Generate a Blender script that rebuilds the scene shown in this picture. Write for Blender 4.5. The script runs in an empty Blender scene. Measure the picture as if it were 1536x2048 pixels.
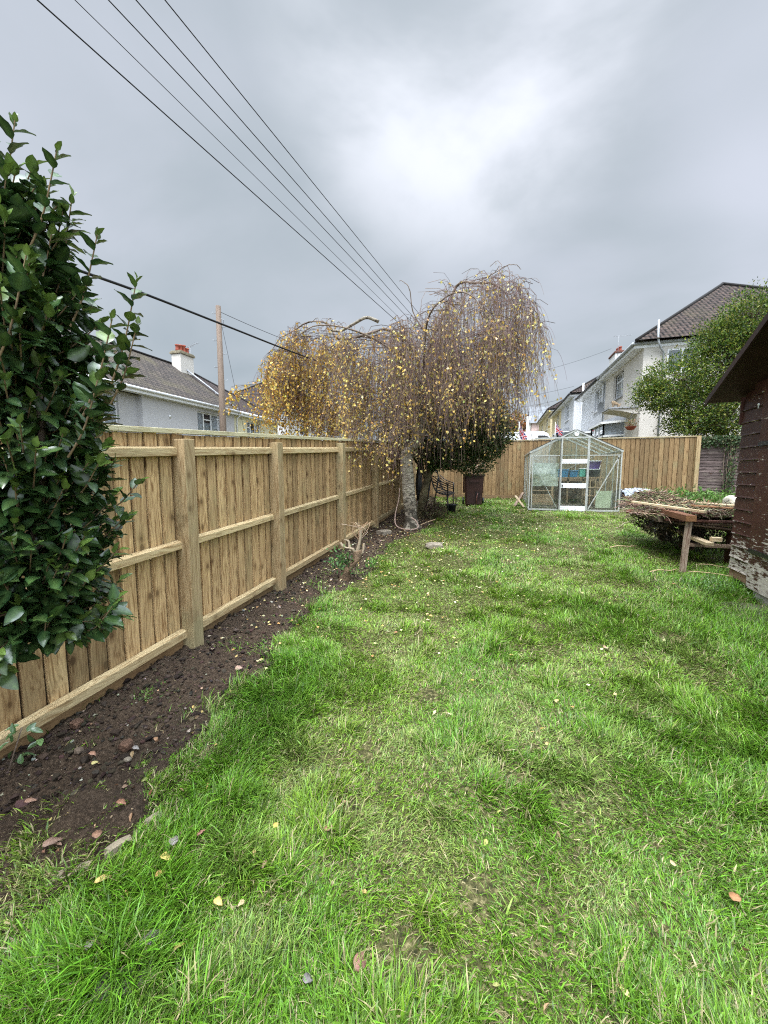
import bpy, bmesh, math, random
import numpy as np
from mathutils import Vector, Matrix, Euler
R = math.radians
random.seed(4); rng = np.random.default_rng(7)
C = bpy.context.scene.collection
sc = bpy.context.scene

# ------------------------------------------------------------------ camera, sky, sun
CAM_H = 1.5; YAW = R(16.58); PITCH = R(5.71)
cam = bpy.data.cameras.new('camera'); co = bpy.data.objects.new('camera', cam); C.objects.link(co)
cam.sensor_fit = 'HORIZONTAL'; cam.sensor_width = 36; cam.lens = 770.0/1536*36
cam.clip_start = 0.05; cam.clip_end = 3000
co.location = (0, 0, CAM_H); co.rotation_euler = (R(90)-PITCH, 0, YAW)
sc.camera = co

SUN_EL, SUN_AZ = 62.0, 200.0      # azimuth clockwise from +Y
world = bpy.data.worlds.new('World'); sc.world = world; world.use_nodes = True; world.cycles.sampling_method = 'MANUAL'; world.cycles.sample_map_resolution = 1024
nt = world.node_tree; nt.nodes.clear()
class NG:
    """tiny node-graph helper"""
    def __init__(s, tree): s.t = tree
    def n(s, typ, ins=None, **kw):
        nd = s.t.nodes.new(typ)
        for k, v in kw.items(): setattr(nd, k, v)
        for k, v in (ins or {}).items():
            sock = nd.inputs[k]
            if hasattr(v, 'is_linked') or isinstance(v, bpy.types.NodeSocket): s.t.links.new(v, sock)
            else: sock.default_value = v
        return nd
    def m(s, op, a, b=None, c=None, clamp=False):
        d = {0: a}
        if b is not None: d[1] = b
        if c is not None: d[2] = c
        nd = s.n('ShaderNodeMath', d, operation=op); nd.use_clamp = clamp
        return nd.outputs[0]
    def mix(s, f, a, b, blend='MIX'):
        nd = s.n('ShaderNodeMix', None, data_type='RGBA', blend_type=blend)
        for k, v in ((0, f), (6, a), (7, b)):
            if isinstance(v, bpy.types.NodeSocket): s.t.links.new(v, nd.inputs[k])
            else: nd.inputs[k].default_value = v if k == 0 else (tuple(v)+(1,))[:4]
        return nd.outputs[2]
    def ramp(s, f, pts):
        nd = s.n('ShaderNodeValToRGB', {0: f}); r = nd.color_ramp
        while len(r.elements) < len(pts): r.elements.new(0.5)
        for e, (p, c) in zip(r.elements, pts):
            e.position = p; e.color = (tuple(c)+(1,))[:4] if hasattr(c, '__len__') else (c, c, c, 1)
        return nd.outputs[0]
    def noise(s, vec, scale, detail=4, rough=0.55, dist=0.0):
        nd = s.n('ShaderNodeTexNoise', {'Scale': scale, 'Detail': detail, 'Roughness': rough, 'Distortion': dist})
        if vec is not None: s.t.links.new(vec, nd.inputs['Vector'])
        return nd.outputs['Fac']
    def mapr(s, v, a, b, c, d):
        return s.n('ShaderNodeMapRange', {0: v, 1: a, 2: b, 3: c, 4: d}, interpolation_type='SMOOTHSTEP').outputs[0]

g = NG(nt)
tc = g.n('ShaderNodeTexCoord'); sep = g.n('ShaderNodeSeparateXYZ', {0: tc.outputs['Generated']})
X_, Y_, Z_ = sep.outputs
zz = g.m('ADD', g.m('MAXIMUM', Z_, 0.0), 0.34)
cx = g.m('DIVIDE', X_, zz); cy = g.m('DIVIDE', Y_, zz)
cv = g.n('ShaderNodeCombineXYZ', {0: cx, 1: cy, 2: 0.0}).outputs[0]
n1 = g.noise(cv, 1.0, 3, 0.45, 0.2); 
cv2 = g.n('ShaderNodeMapping', {0: cv, 1: (3.1, 1.7, 0), 2: (0, 0, R(35)), 3: (1.0, 1.35, 1)}).outputs[0]
n2 = g.noise(cv2, 1.6, 6, 0.52, 0.30)
cl = g.m('ADD', g.m('MULTIPLY', n1, 0.6), g.m('MULTIPLY', n2, 0.4))
cloud = g.ramp(cl, [(0.33, (0.235, 0.275, 0.305)), (0.48, (0.300, 0.335, 0.370)), (0.60, (0.365, 0.392, 0.442)), (0.72, (0.46, 0.48, 0.54))])
# bright breaks in the cloud deck: towards a given direction
def lobe(dx, dy, dz, p0, p1):
    d = Vector((dx, dy, dz)).normalized()
    dot = g.n('ShaderNodeVectorMath', {0: tc.outputs['Generated'], 1: tuple(d)}, operation='DOT_PRODUCT').outputs['Value']
    return g.mapr(dot, p0, p1, 0.0, 1.0)
br1 = g.m('MULTIPLY', lobe(-0.07, 0.70, 0.71, 0.93, 0.999), g.mapr(n2, 0.36, 0.66, 0.15, 1.0))
cloud = g.mix(g.m('MULTIPLY', br1, 0.75), cloud, (0.70, 0.72, 0.78))
br2 = g.m('MULTIPLY', lobe(0.52, 0.70, 0.50, 0.93, 0.999), g.mapr(n1, 0.35, 0.62, 0.2, 1.0))
cloud = g.mix(g.m('MULTIPLY', br2, 0.55), cloud, (0.50, 0.52, 0.60))
# a little lighter at the very horizon
hz = g.mapr(Z_, 0.0, 0.20, 1.0, 0.0)
cloud = g.mix(g.m('MULTIPLY', hz, 0.30), cloud, (0.46, 0.53, 0.57))
# extra sky brightness added out of view, overhead and behind, to light the scene
zb = g.mapr(Z_, 0.75, 0.95, 1.0, 6.5)
bk = lobe(0.30, -0.85, 0.45, 0.0, 0.95)
bkf = g.m('ADD', g.m('MULTIPLY', bk, 3.2), 1.0)
cloud = g.n('ShaderNodeVectorMath', {0: cloud, 'Scale': g.m('MULTIPLY', g.m('MULTIPLY', zb, bkf), 10.0)}, operation='SCALE').outputs[0]
sky = g.n('ShaderNodeTexSky', sky_type='NISHITA', sun_disc=False, sun_elevation=R(SUN_EL), sun_rotation=R(SUN_AZ), air_density=1.0, dust_density=3.0)
skyc = g.mix(0.06, cloud, sky.outputs[0])
bg = g.n('ShaderNodeBackground', {0: skyc, 1: 0.086})
out = g.n('ShaderNodeOutputWorld', {0: bg.outputs[0]})

sun = bpy.data.lights.new('sun', 'SUN'); so = bpy.data.objects.new('sun', sun); C.objects.link(so)
sun.energy = 1.5; sun.angle = R(24); sun.color = (1.0, 0.965, 0.90)
so.rotation_euler = (R(90-SUN_EL), 0, -R(SUN_AZ)+math.pi)
sc.view_settings.view_transform = 'Standard'; sc.view_settings.look = 'None'
sc.view_settings.gamma = 1.0; sc.view_settings.use_curve_mapping = False
sc.view_settings.exposure = 1.02
sc.render.engine = 'CYCLES'; sc.cycles.filter_width = 1.15
sc.cycles.use_denoising = False; sc.cycles.max_bounces = 7; sc.cycles.diffuse_bounces = 3
sc.cycles.transparent_max_bounces = 16; sc.cycles.transmission_bounces = 4
sc.cycles.use_adaptive_sampling = False; sc.cycles.adaptive_threshold = 0.005
sc.cycles.caustics_reflective = False; sc.cycles.caustics_refractive = False

# ------------------------------------------------------------------ small library
def tag(o, label=None, cat=None, group=None, kind=None):
    if label: o['label'] = label
    if cat: o['category'] = cat
    if group: o['group'] = group
    if kind: o['kind'] = kind
    return o
def empty(name, loc, rz=0, label=None, cat=None, group=None):
    o = bpy.data.objects.new(name, None); C.objects.link(o); o.location = loc; o.rotation_euler = (0, 0, rz)
    o.empty_display_size = 0.1
    return tag(o, label, cat, group)
def link(name, me, mat, parent=None, world_coords=False):
    o = bpy.data.objects.new(name, me); C.objects.link(o)
    for mt in (mat if isinstance(mat, (list, tuple)) else [mat]): me.materials.append(mt)
    if parent is not None:
        o.parent = parent
        if world_coords:      # the mesh is given in world coordinates: bring it into the parent's frame
            o.matrix_parent_inverse = (Matrix.Translation(parent.location) @ Euler(parent.rotation_euler).to_matrix().to_4x4()).inverted()
    return o
def np_mesh(name, V, F, cols=None, smooth=False, uvs=None, mats=None):
    """V (N,3); F list of (M,k) int arrays; cols (N,3) per-vertex real colour variation"""
    me = bpy.data.meshes.new(name); V = np.asarray(V, np.float32)
    F = [np.asarray(f, np.int32) for f in F if len(f)]
    me.vertices.add(len(V)); me.vertices.foreach_set('co', V.ravel())
    tot = sum(f.size for f in F); me.loops.add(tot)
    li = np.concatenate([f.ravel() for f in F]); me.loops.foreach_set('vertex_index', li)
    ks = np.concatenate([np.full(len(f), f.shape[1], np.int32) for f in F])
    st = np.concatenate([[0], np.cumsum(ks)[:-1]]).astype(np.int32)
    me.polygons.add(len(ks)); me.polygons.foreach_set('loop_start', st); me.polygons.foreach_set('loop_total', ks)
    me.polygons.foreach_set('use_smooth', np.full(len(ks), smooth, bool))
    if mats is not None: me.polygons.foreach_set('material_index', np.asarray(mats, np.int32))
    if cols is not None:
        a = me.color_attributes.new('tint', 'FLOAT_COLOR', 'POINT')
        c4 = np.ones((len(V), 4), np.float32); c4[:, :3] = cols; a.data.foreach_set('color', c4.ravel())
    if uvs is not None:
        u = me.uv_layers.new(name='UVMap'); u.data.foreach_set('uv', np.asarray(uvs, np.float32)[li].ravel())
    me.update(calc_edges=True); me.validate()
    return me
class MB:
    """collects boxes, tubes and sheets into one mesh"""
    def __init__(s): s.v = []; s.f = []; s.c = []; s.m = []; s.sm = []
    def add(s, vs, fs, col=(1, 1, 1), mi=0, smooth=False):
        o = len(s.v); s.v += [tuple(v) for v in vs]; s.c += [tuple(col)]*len(vs)
        s.f += [tuple(i+o for i in f) for f in fs]; s.m += [mi]*len(fs); s.sm += [smooth]*len(fs)
    def box(s, x0, x1, y0, y1, z0, z1, col=(1, 1, 1), mi=0, M=None, sh=0.0):
        vs = [Vector((x, y, z + sh*y)) for z in (z0, z1) for y in (y0, y1) for x in (x0, x1)]
        if M is not None: vs = [M @ v for v in vs]
        s.add(vs, [(0, 2, 3, 1), (4, 5, 7, 6), (0, 1, 5, 4), (2, 6, 7, 3), (0, 4, 6, 2), (1, 3, 7, 5)], col, mi)
    def beam(s, a, b, w, h, up=(0, 0, 1), col=(1, 1, 1), mi=0, roll=0.0):
        a = Vector(a); b = Vector(b); d = (b-a); L = d.length; d.normalize()
        x = d.cross(Vector(up))
        if x.length < 1e-4: x = Vector((1, 0, 0))
        x.normalize(); z = x.cross(d)
        if roll: x, z = x*math.cos(roll)+z*math.sin(roll), z*math.cos(roll)-x*math.sin(roll)
        M = Matrix(((x.x, d.x, z.x, a.x), (x.y, d.y, z.y, a.y), (x.z, d.z, z.z, a.z), (0, 0, 0, 1)))
        s.box(-w/2, w/2, 0, L, -h/2, h/2, col, mi, M)
    def tube(s, pts, r, n=8, col=(1, 1, 1), mi=0, caps=True, smooth=True, sq=1.0):
        pts = [Vector(p) for p in pts]; rs = r if hasattr(r, '__len__') else [r]*len(pts)
        vs = []; T0 = (pts[1]-pts[0]).normalized()
        ref = Vector((0, 0, 1)) if abs(T0.z) < 0.9 else Vector((1, 0, 0))
        for i, p in enumerate(pts):
            T = (pts[min(i+1, len(pts)-1)]-pts[max(i-1, 0)]).normalized()
            x = T.cross(ref)
            if x.length < 1e-4: x = Vector((1, 0, 0))
            x.normalize(); y = T.cross(x); ref = -y if False else ref
            for k in range(n):
                a = 2*math.pi*k/n; vs.append(p + x*math.cos(a)*rs[i] + y*math.sin(a)*rs[i]*sq)
        fs = [(i*n+k, i*n+(k+1) % n, (i+1)*n+(k+1) % n, (i+1)*n+k) for i in range(len(pts)-1) for k in range(n)]
        if caps: fs += [tuple(range(n-1, -1, -1)), tuple((len(pts)-1)*n+k for k in range(n))]
        s.add(vs, fs, col, mi, smooth)
    def lathe(s, prof, cx, cy, z0, n=20, col=(1, 1, 1), mi=0, wob=0):
        vs = []
        for r, z in prof:
            for k in range(n):
                a = 2*math.pi*k/n; q = r*(1+wob*math.sin(3*a+z*9))
                vs.append((cx+q*math.cos(a), cy+q*math.sin(a), z0+z))
        m = len(prof); fs = [(i*n+k, i*n+(k+1) % n, (i+1)*n+(k+1) % n, (i+1)*n+k) for i in range(m-1) for k in range(n)]
        s.add(vs, fs, col, mi, True)
    def quad(s, a, b, c, d, col=(1, 1, 1), mi=0): s.add([a, b, c, d], [(0, 1, 2, 3)], col, mi)
    def prism(s, poly, off, col=(1, 1, 1), mi=0):
        n = len(poly); P = [Vector(p) for p in poly]; Q = [p+Vector(off) for p in P]
        s.add(P+Q, [tuple(range(n-1, -1, -1)), tuple(range(n, 2*n))]+[(i, (i+1) % n, (i+1) % n+n, i+n) for i in range(n)], col, mi)
    def build(s, name, mat, parent=None, wc=False, bevel=0.0, uv=None):
        me = bpy.data.meshes.new(name); me.from_pydata(s.v, [], s.f); 
        a = me.color_attributes.new('tint', 'FLOAT_COLOR', 'POINT')
        c4 = np.ones((len(s.v), 4), np.float32); c4[:, :3] = np.array(s.c, np.float32); a.data.foreach_set('color', c4.ravel())
        me.polygons.foreach_set('material_index', np.array(s.m, np.int32)); me.polygons.foreach_set('use_smooth', np.array(s.sm, bool))
        if uv is not None:
            u = me.uv_layers.new(name='UVMap')
            for lp in me.loops: u.data[lp.index].uv = uv[lp.vertex_index]
        bm = bmesh.new(); bm.from_mesh(me); bmesh.ops.recalc_face_normals(bm, faces=bm.faces) if uv is None else None
        bm.to_mesh(me); bm.free(); me.update()
        o = link(name, me, mat, parent, wc)
        if bevel:
            b = o.modifiers.new('bevel', 'BEVEL'); b.width = bevel; b.segments = 2; b.limit_method = 'ANGLE'; b.angle_limit = R(50)
        return o
# value noise (numpy)
def vnoise(x, y, seed=0):
    x = np.asarray(x, float); y = np.asarray(y, float); xi = np.floor(x).astype(np.int64); yi = np.floor(y).astype(np.int64)
    fx = x-xi; fy = y-yi; fx = fx*fx*(3-2*fx); fy = fy*fy*(3-2*fy)
    def h(a, b):
        n = (a*374761393 + b*668265263 + seed*1442695041) & 0x7fffffff
        n = ((n ^ (n >> 13))*1274126177) & 0x7fffffff
        return ((n ^ (n >> 16)) & 0xffff)/65535.0
    return (h(xi, yi)*(1-fx)+h(xi+1, yi)*fx)*(1-fy)+(h(xi, yi+1)*(1-fx)+h(xi+1, yi+1)*fx)*fy
def fbm(x, y, sc_=1.0, oct=3, seed=0):
    s = 0; a = 1; t = 0
    for i in range(oct):
        s = s+a*vnoise(np.asarray(x)*sc_*2**i+17.3*i, np.asarray(y)*sc_*2**i-9.1*i, seed+i); t += a; a *= .5
    return s/t
def sstep(a, b, x):
    t = np.clip((np.asarray(x, float)-a)/(b-a), 0, 1); return t*t*(3-2*t)
SL = 0.0635
def gz(x, y):
    x = np.asarray(x, float); y = np.asarray(y, float)
    z = SL*np.clip(y, -4, 12.3); z = z+sstep(12.5, 17, y)*0.42+sstep(17, 60, y)*1.6
    t = sstep(-2.9, -10, x); return z*(1-t)+(-0.25)*t
def lz(x, y):
    """lawn surface with lumps"""
    return gz(x, y)+(fbm(x, y, 1.1, 3, 5)-.5)*0.05+(fbm(x, y, 6, 2, 9)-.5)*0.014
def gf(x, y): return float(lz(x, y))

# ------------------------------------------------------------------ materials
def new_mat(name):
    m = bpy.data.materials.new(name); m.use_nodes = True; t = m.node_tree; t.nodes.clear(); return m, NG(t)
def finish(g, col, rough=0.7, bump=None, bstr=0.3, bdist=0.01, spec=0.35, metal=0.0, extra=None, transl=None):
    ins = {'Base Color': col if isinstance(col, bpy.types.NodeSocket) else (tuple(col)+(1,))[:4], 'Roughness': rough, 'Metallic': metal, 'Specular IOR Level': spec}
    if extra: ins.update(extra)
    p = g.n('ShaderNodeBsdfPrincipled', ins)
    if bump is not None:
        b = g.n('ShaderNodeBump', {'Strength': bstr, 'Distance': bdist, 'Height': bump}); g.t.links.new(b.outputs[0], p.inputs['Normal'])
    s = p.outputs[0]
    if transl:
        tr = g.n('ShaderNodeBsdfTranslucent', {0: col if isinstance(col, bpy.types.NodeSocket) else (tuple(col)+(1,))[:4]})
        s = g.n('ShaderNodeMixShader', {0: transl, 1: s, 2: tr.outputs[0]}).outputs[0]
    g.n('ShaderNodeOutputMaterial', {0: s})
def M_simple(name, col, rough=0.6, var=0.15, nscale=6, bump=0.15, metal=0.0, spec=0.35, fine=60, tint=True, bdist=0.004):
    m, g = new_mat(name); tcd = g.n('ShaderNodeTexCoord').outputs['Object']
    n = g.noise(tcd, nscale, 5, 0.6); n2 = g.noise(tcd, fine, 3, 0.6)
    d = tuple(c*(1-var) for c in col); l = tuple(min(1, c*(1+var)) for c in col)
    c = g.ramp(n, [(0.3, d), (0.7, l)])
    if tint:
        a = g.n('ShaderNodeVertexColor', layer_name='tint').outputs[0]; c = g.mix(1.0, c, a, 'MULTIPLY')
    finish(g, c, rough, n2, bump, bdist, spec, metal); return m
def M_wood(name, light, dark, knot=(0.10, 0.05, 0.02), axis='Z', green=0.0, rough=0.75, knots=1.0, wet=None):
    """sawn timber: grain runs along the given object axis; tint = per-board colour"""
    m, g = new_mat(name); tcd = g.n('ShaderNodeTexCoord').outputs['Object']
    a = g.n('ShaderNodeVertexColor', layer_name='tint'); asep = g.n('ShaderNodeSeparateColor', {0: a.outputs[0]})
    off = g.m('MULTIPLY', asep.outputs[2], 37.0)
    k = {'X': (0.9, 22, 22), 'Y': (22, 0.9, 22), 'Z': (22, 22, 0.9)}[axis]
    k2 = {'X': (1.6, 10, 10), 'Y': (10, 1.6, 10), 'Z': (10, 10, 1.6)}[axis]
    ov = g.n('ShaderNodeCombineXYZ', {0: off, 1: off, 2: off}).outputs[0]
    v0 = g.n('ShaderNodeVectorMath', {0: tcd, 1: ov}, operation='ADD').outputs[0]
    wob = g.n('ShaderNodeTexNoise', {'Vector': v0, 'Scale': 2.2, 'Detail': 2.0}).outputs['Color']
    v1 = g.n('ShaderNodeVectorMath', {0: v0, 1: g.n('ShaderNodeVectorMath', {0: wob, 'Scale': 0.11}, operation='SCALE').outputs[0]}, operation='ADD').outputs[0]
    mp = g.n('ShaderNodeMapping', {0: v1, 3: k}).outputs[0]
    gr = g.noise(mp, 3.2, 6, 0.62, 0.6); gr2 = g.noise(mp, 9.0, 3, 0.6)
    c = g.ramp(gr, [(0.36, dark), (0.50, tuple(p*.62+q*.38 for p, q in zip(light, dark))), (0.62, light)])
    c = g.mix(g.mapr(gr2, 0.55, 0.80, 0.0, 0.35), c, tuple(q*0.55 for q in dark))
    sp_ = g.n('ShaderNodeSeparateXYZ', {0: v0}).outputs; ax_ = 'XYZ'.index(axis); oth = [sp_[i] for i in range(3) if i != ax_]
    kv = g.n('ShaderNodeCombineXYZ', {0: g.m('MULTIPLY', g.m('ADD', oth[0], g.m('MULTIPLY', oth[1], 1.0)), 6.2), 1: g.m('MULTIPLY', sp_[ax_], 3.6), 2: 0.0}).outputs[0]
    vo = g.n('ShaderNodeTexVoronoi', {'Vector': kv, 'Scale': 1.0, 'Randomness': 1.0}); vo.voronoi_dimensions = '2D'
    kd = vo.outputs['Distance']; ksep = g.n('ShaderNodeSeparateColor', {0: vo.outputs['Color']}).outputs
    kon = g.mapr(ksep[0], .52, .60, 0.0, 1.0); kr = g.m('ADD', g.m('MULTIPLY', ksep[1], .045), .035)
    kn = g.m('MULTIPLY', g.m('SUBTRACT', 1.0, g.m('MULTIPLY', g.m('SUBTRACT', kd, kr), 28.0, clamp=True)), kon); ring = g.m('MULTIPLY', g.mapr(kd, 0.06, 0.26, 0.6, 0.0), kon)
    c = g.mix(g.m('MULTIPLY', ring, knots), c, tuple(q*0.8 for q in dark))
    c = g.mix(g.m('MULTIPLY', kn, 0.62*knots), c, knot)
    big = g.noise(v0, 1.6, 4, 0.6)
    if green: c = g.mix(g.mapr(big, 0.50, 0.72, 0.0, green), c, (0.26, 0.29, 0.16))
    st = g.noise(v0, 3.7, 5, 0.7)
    c = g.mix(g.mapr(st, 0.56, 0.75, 0.0, 0.45), c, tuple(q*0.5 for q in dark))
    br = g.m('ADD', g.m('MULTIPLY', asep.outputs[0], 0.72), 0.50)
    c = g.n('ShaderNodeVectorMath', {0: c, 'Scale': br}, operation='SCALE').outputs[0]
    c = g.mix(g.m('MULTIPLY', asep.outputs[1], 0.35), c, (0.30, 0.15, 0.06))
    hgt = g.m('ADD', gr, g.m('MULTIPLY', gr2, 0.6))
    finish(g, c, rough, hgt, 0.45, 0.004, 0.25); return m
def tintv(): return (random.random()*0.9+0.05, max(0, random.gauss(0.06, 0.2)), random.random())

M = {}
M['fence'] = M_wood('new_fence_boards', (0.57, 0.395, 0.20), (0.225, 0.125, 0.052), knot=(.07, .035, .015), green=0.22)
M['seamshade'] = M_simple('painted_seam_shade', (.035, .020, .010), .95, .3)  # near-black colour stands in for shade in the gaps between fence boards
M['fenceb'] = M_wood('knotty_brown_fence_boards', (0.36, 0.250, 0.125), (0.165, 0.098, 0.043), knot=(.05, .025, .012), green=0.35)
M['rail'] = M_wood('fence_rail_wood', (0.62, 0.49, 0.275), (0.34, 0.225, 0.105), axis='Y', green=0.2, knots=0.7)
M['post'] = M_wood('fence_post_wood', (0.48, 0.36, 0.20), (0.26, 0.17, 0.08), green=0.4, knots=0.8)
M['cap'] = M_wood('fence_cap_wood', (0.62, 0.57, 0.38), (0.42, 0.36, 0.20), axis='Y', green=0.4, knots=0.3)
M['capx'] = M_wood('fence_cap_wood_back', (0.52, 0.44, 0.28), (0.33, 0.25, 0.14), axis='X', green=0.4, knots=0.3)
M['gravel'] = M_wood('gravel_board_wood', (0.30, 0.20, 0.10), (0.16, 0.10, 0.05), axis='Y', knots=0.5)
M['gravelx'] = M_wood('gravel_board_wood_back', (0.26, 0.17, 0.09), (0.14, 0.09, 0.045), axis='X', knots=0.5)
M['oldwood'] = M_wood('old_weathered_wood', (0.26, 0.19, 0.14), (0.10, 0.065, 0.05), axis='Y', rough=0.85)
M['palewood'] = M_wood('pale_batten_wood', (0.62, 0.50, 0.33), (0.38, 0.27, 0.15), axis='Y', knots=0.4)
M['lap'] = M_wood('old_lap_panel_wood', (0.19, 0.145, 0.135), (0.060, 0.040, 0.038), axis='X', green=0.15, rough=0.85)

def M_leaf(name, cols, rough=0.45, transl=0.25, spec=0.4, nscale=3):
    m, g = new_mat(name); tcd = g.n('ShaderNodeTexCoord').outputs['Object']
    a = g.n('ShaderNodeVertexColor', layer_name='tint').outputs[0]
    n = g.noise(tcd, nscale*20, 2, 0.6)
    c = g.mix(1.0, a, g.ramp(n, [(0.3, (0.78,)*3), (0.7, (1.15,)*3)]), 'MULTIPLY')
    finish(g, c, rough, None, spec=spec, transl=transl); return m
M['grass'] = M_leaf('grass_blades', None, 0.42, 0.26, 0.35)
M['bayleaf'] = M_leaf('glossy_bay_leaf', None, 0.27, 0.10, 0.65)
M['softleaf'] = M_leaf('soft_leaf', None, 0.5, 0.3, 0.3)
M['twig'] = M_simple('thin_twig_bark', (0.085, 0.052, 0.042), 0.75, 0.3)
M['branch'] = M_simple('branch_bark', (0.16, 0.12, 0.09), 0.85, 0.4, 8, 0.5)
M['darkbark'] = M_simple('dark_mossy_bark', (0.11, 0.09, 0.05), 0.9, 0.5, 9, 0.8, bdist=0.02)
# ------------------------------------------------------------------ generic generators
def frames(A, N):
    A = A/np.linalg.norm(A, axis=1, keepdims=True); B = np.cross(A, N); B /= np.linalg.norm(B, axis=1, keepdims=True)+1e-9
    return A, B, np.cross(B, A)
T_DIAMOND = (np.array([(0, 0, 0), (.42, .5, .10), (1, 0, 0), (.42, -.5, .10)]), [np.array([(0, 1, 2), (0, 2, 3)])])
def bay_tmpl(nl=7, wave=0.03, droop=0.10):
    v = []; t = np.linspace(0, 1, nl)
    for i, a in enumerate(t):
        w = 0.5*math.sin(math.pi*min(1, a**0.80))**0.75*(1.0-0.12*a) if 0 < a < 1 else 0.03
        zc = -droop*a*a
        e = wave*math.sin(a*14+0.5)
        v += [(a, w, zc+0.10*w*2+e), (a, 0, zc), (a, -w, zc+0.10*w*2-e)]
    q = []
    for i in range(nl-1): q += [(3*i, 3*i+1, 3*i+4, 3*i+3), (3*i+1, 3*i+2, 3*i+5, 3*i+4)]
    return np.array(v), [np.array(q)]
def leaves(P, A, N, L, W, tmpl, cols):
    A, B, N = frames(A, N); tv, tf = tmpl; n = len(P); k = len(tv)
    V = (P[:, None] + A[:, None]*(tv[None, :, 0:1]*L[:, None, None]) + B[:, None]*(tv[None, :, 1:2]*W[:, None, None]) + N[:, None]*(tv[None, :, 2:3]*L[:, None, None])).reshape(-1, 3)
    F = [(f[None]+(np.arange(n)*k)[:, None, None]).reshape(-1, f.shape[1]) for f in tf]
    return V, F, np.repeat(cols, k, axis=0)
def tubes(P, Rr, n=3, cols=None):
    """P (M,K,3), Rr (M,K): M tubes at once"""
    Mn, K, _ = P.shape; T = np.gradient(P, axis=1); T /= np.linalg.norm(T, axis=2, keepdims=True)+1e-9
    ref = np.zeros_like(T); ref[..., 0] = 0.6; ref[..., 1] = 0.77; ref[..., 2] = 0.13
    x = np.cross(T, ref); x /= np.linalg.norm(x, axis=2, keepdims=True)+1e-9; y = np.cross(T, x)
    a = np.arange(n)*2*np.pi/n
    V = P[:, :, None]+(x[:, :, None]*np.cos(a)[None, None, :, None]+y[:, :, None]*np.sin(a)[None, None, :, None])*Rr[:, :, None, None]
    i = np.arange(K-1)[:, None]*n; j = np.arange(n)[None]; j2 = (j+1) % n
    q = np.stack([i+j, i+j2, i+n+j2, i+n+j], -1).reshape(-1, 4)
    F = [(q[None]+(np.arange(Mn)*K*n)[:, None, None]).reshape(-1, 4)]
    c = np.ones((Mn*K*n, 3)) if cols is None else np.repeat(cols, K*n, axis=0)
    return V.reshape(-1, 3), F, c
def merge(parts):
    Vs, Fs, Cs, o = [], [], [], 0
    for V, F, c in parts:
        Vs.append(V); Cs.append(c); Fs += [f+o for f in F]; o += len(V)
    return np.concatenate(Vs), Fs, np.concatenate(Cs)
def unit(n): 
    v = rng.normal(size=(n, 3)); return v/np.linalg.norm(v, axis=1, keepdims=True)
def pick(cols, n, jit=0.12, p=None):
    c = np.array(cols, float)[rng.choice(len(cols), n, p=p)]; return np.clip(c*(1+rng.normal(0, jit, (n, 1)))*(1+rng.normal(0, jit*.4, (n, 3))), 0.002, 1)
def cam_px(P):
    c, s = math.cos(YAW), math.sin(YAW); x = P[:, 0]*c+P[:, 1]*s; y = -P[:, 0]*s+P[:, 1]*c; z = P[:, 2]-CAM_H
    yy = y*math.cos(PITCH)-z*math.sin(PITCH); zz_ = y*math.sin(PITCH)+z*math.cos(PITCH)
    yy_ = np.where(yy > .05, yy, .05); return 768+770*x/yy_, 1024-770*zz_/yy_, yy

# ================================================================== THE SETTING: ground, soil bed, lawn
def bed_edge(y):
    y = np.asarray(y, float)
    base = np.interp(y, [-1, .6, .95, 1.2, 1.45, 2.0, 2.9, 3.6, 4.6, 5.6, 6.6, 7.6, 8.6, 9.6, 12], [-2.1, -2.0, -1.88, -1.70, -1.52, -1.52, -1.68, -1.70, -1.56, -1.66, -1.50, -1.30, -1.20, -1.5, -1.9])
    return base
def soil_edge(y): y = np.asarray(y, float); return np.maximum(bed_edge(y), -1.38-3*np.clip(y-1.35, 0, 1))
def ground_mat():
    m, g = new_mat('lawn_soil_and_thatch'); tcd = g.n('ShaderNodeTexCoord').outputs['Object']
    n = g.noise(tcd, 2.2, 5, 0.6); n2 = g.noise(tcd, 38, 4, 0.7)
    c = g.ramp(n2, [(0.36, (0.022, 0.024, 0.010)), (0.52, (0.070, 0.066, 0.026)), (0.66, (0.19, 0.165, 0.08))])
    c = g.mix(g.mapr(n, 0.5, 0.75, 0, 0.5), c, (0.075, 0.058, 0.030))
    finish(g, c, 0.9, n2, 0.8, 0.02, 0.1); return m
def grid_mesh(name, xs, ys, zf, mat, cols=None):
    X, Y = np.meshgrid(xs, ys); Z = zf(X, Y); V = np.stack([X, Y, Z], -1).reshape(-1, 3); nx = len(xs)
    i = (np.arange(len(ys)-1)[:, None]*nx+np.arange(nx-1)[None]).ravel()
    F = [np.stack([i, i+1, i+nx+1, i+nx], -1)]
    return link(name, np_mesh(name, V, F, None, True), mat)
xs = np.concatenate([[-1500, -600, -200, -80, -40, -25, -18, -14, -10, -7, -5, -3.6], np.arange(-2.8, 6.4, .07), [7, 8, 10, 13, 18, 30, 60, 200, 600, 1500]])
ys = np.concatenate([[-1500, -500, -100, -30, -10, -5], np.arange(-2, 12.6, .07), [13, 14, 15, 16, 17, 20, 25, 32, 40, 50, 60, 90, 150, 400, 1500]])
def zground(X, Y): 
    z = lz(X, Y); inside = (X > -2.9) & (X < 6.5) & (Y > -2) & (Y < 12.6)
    z = np.where(inside, z, gz(X, Y)); m = (1-sstep(-.06, .10, X-soil_edge(Y)))*(X > -2.9)*(Y > -2)*(Y < 12.6)
    return z-m*0.05
go = grid_mesh('ground', xs, ys, zground, ground_mat()); tag(go, kind='structure')

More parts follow.
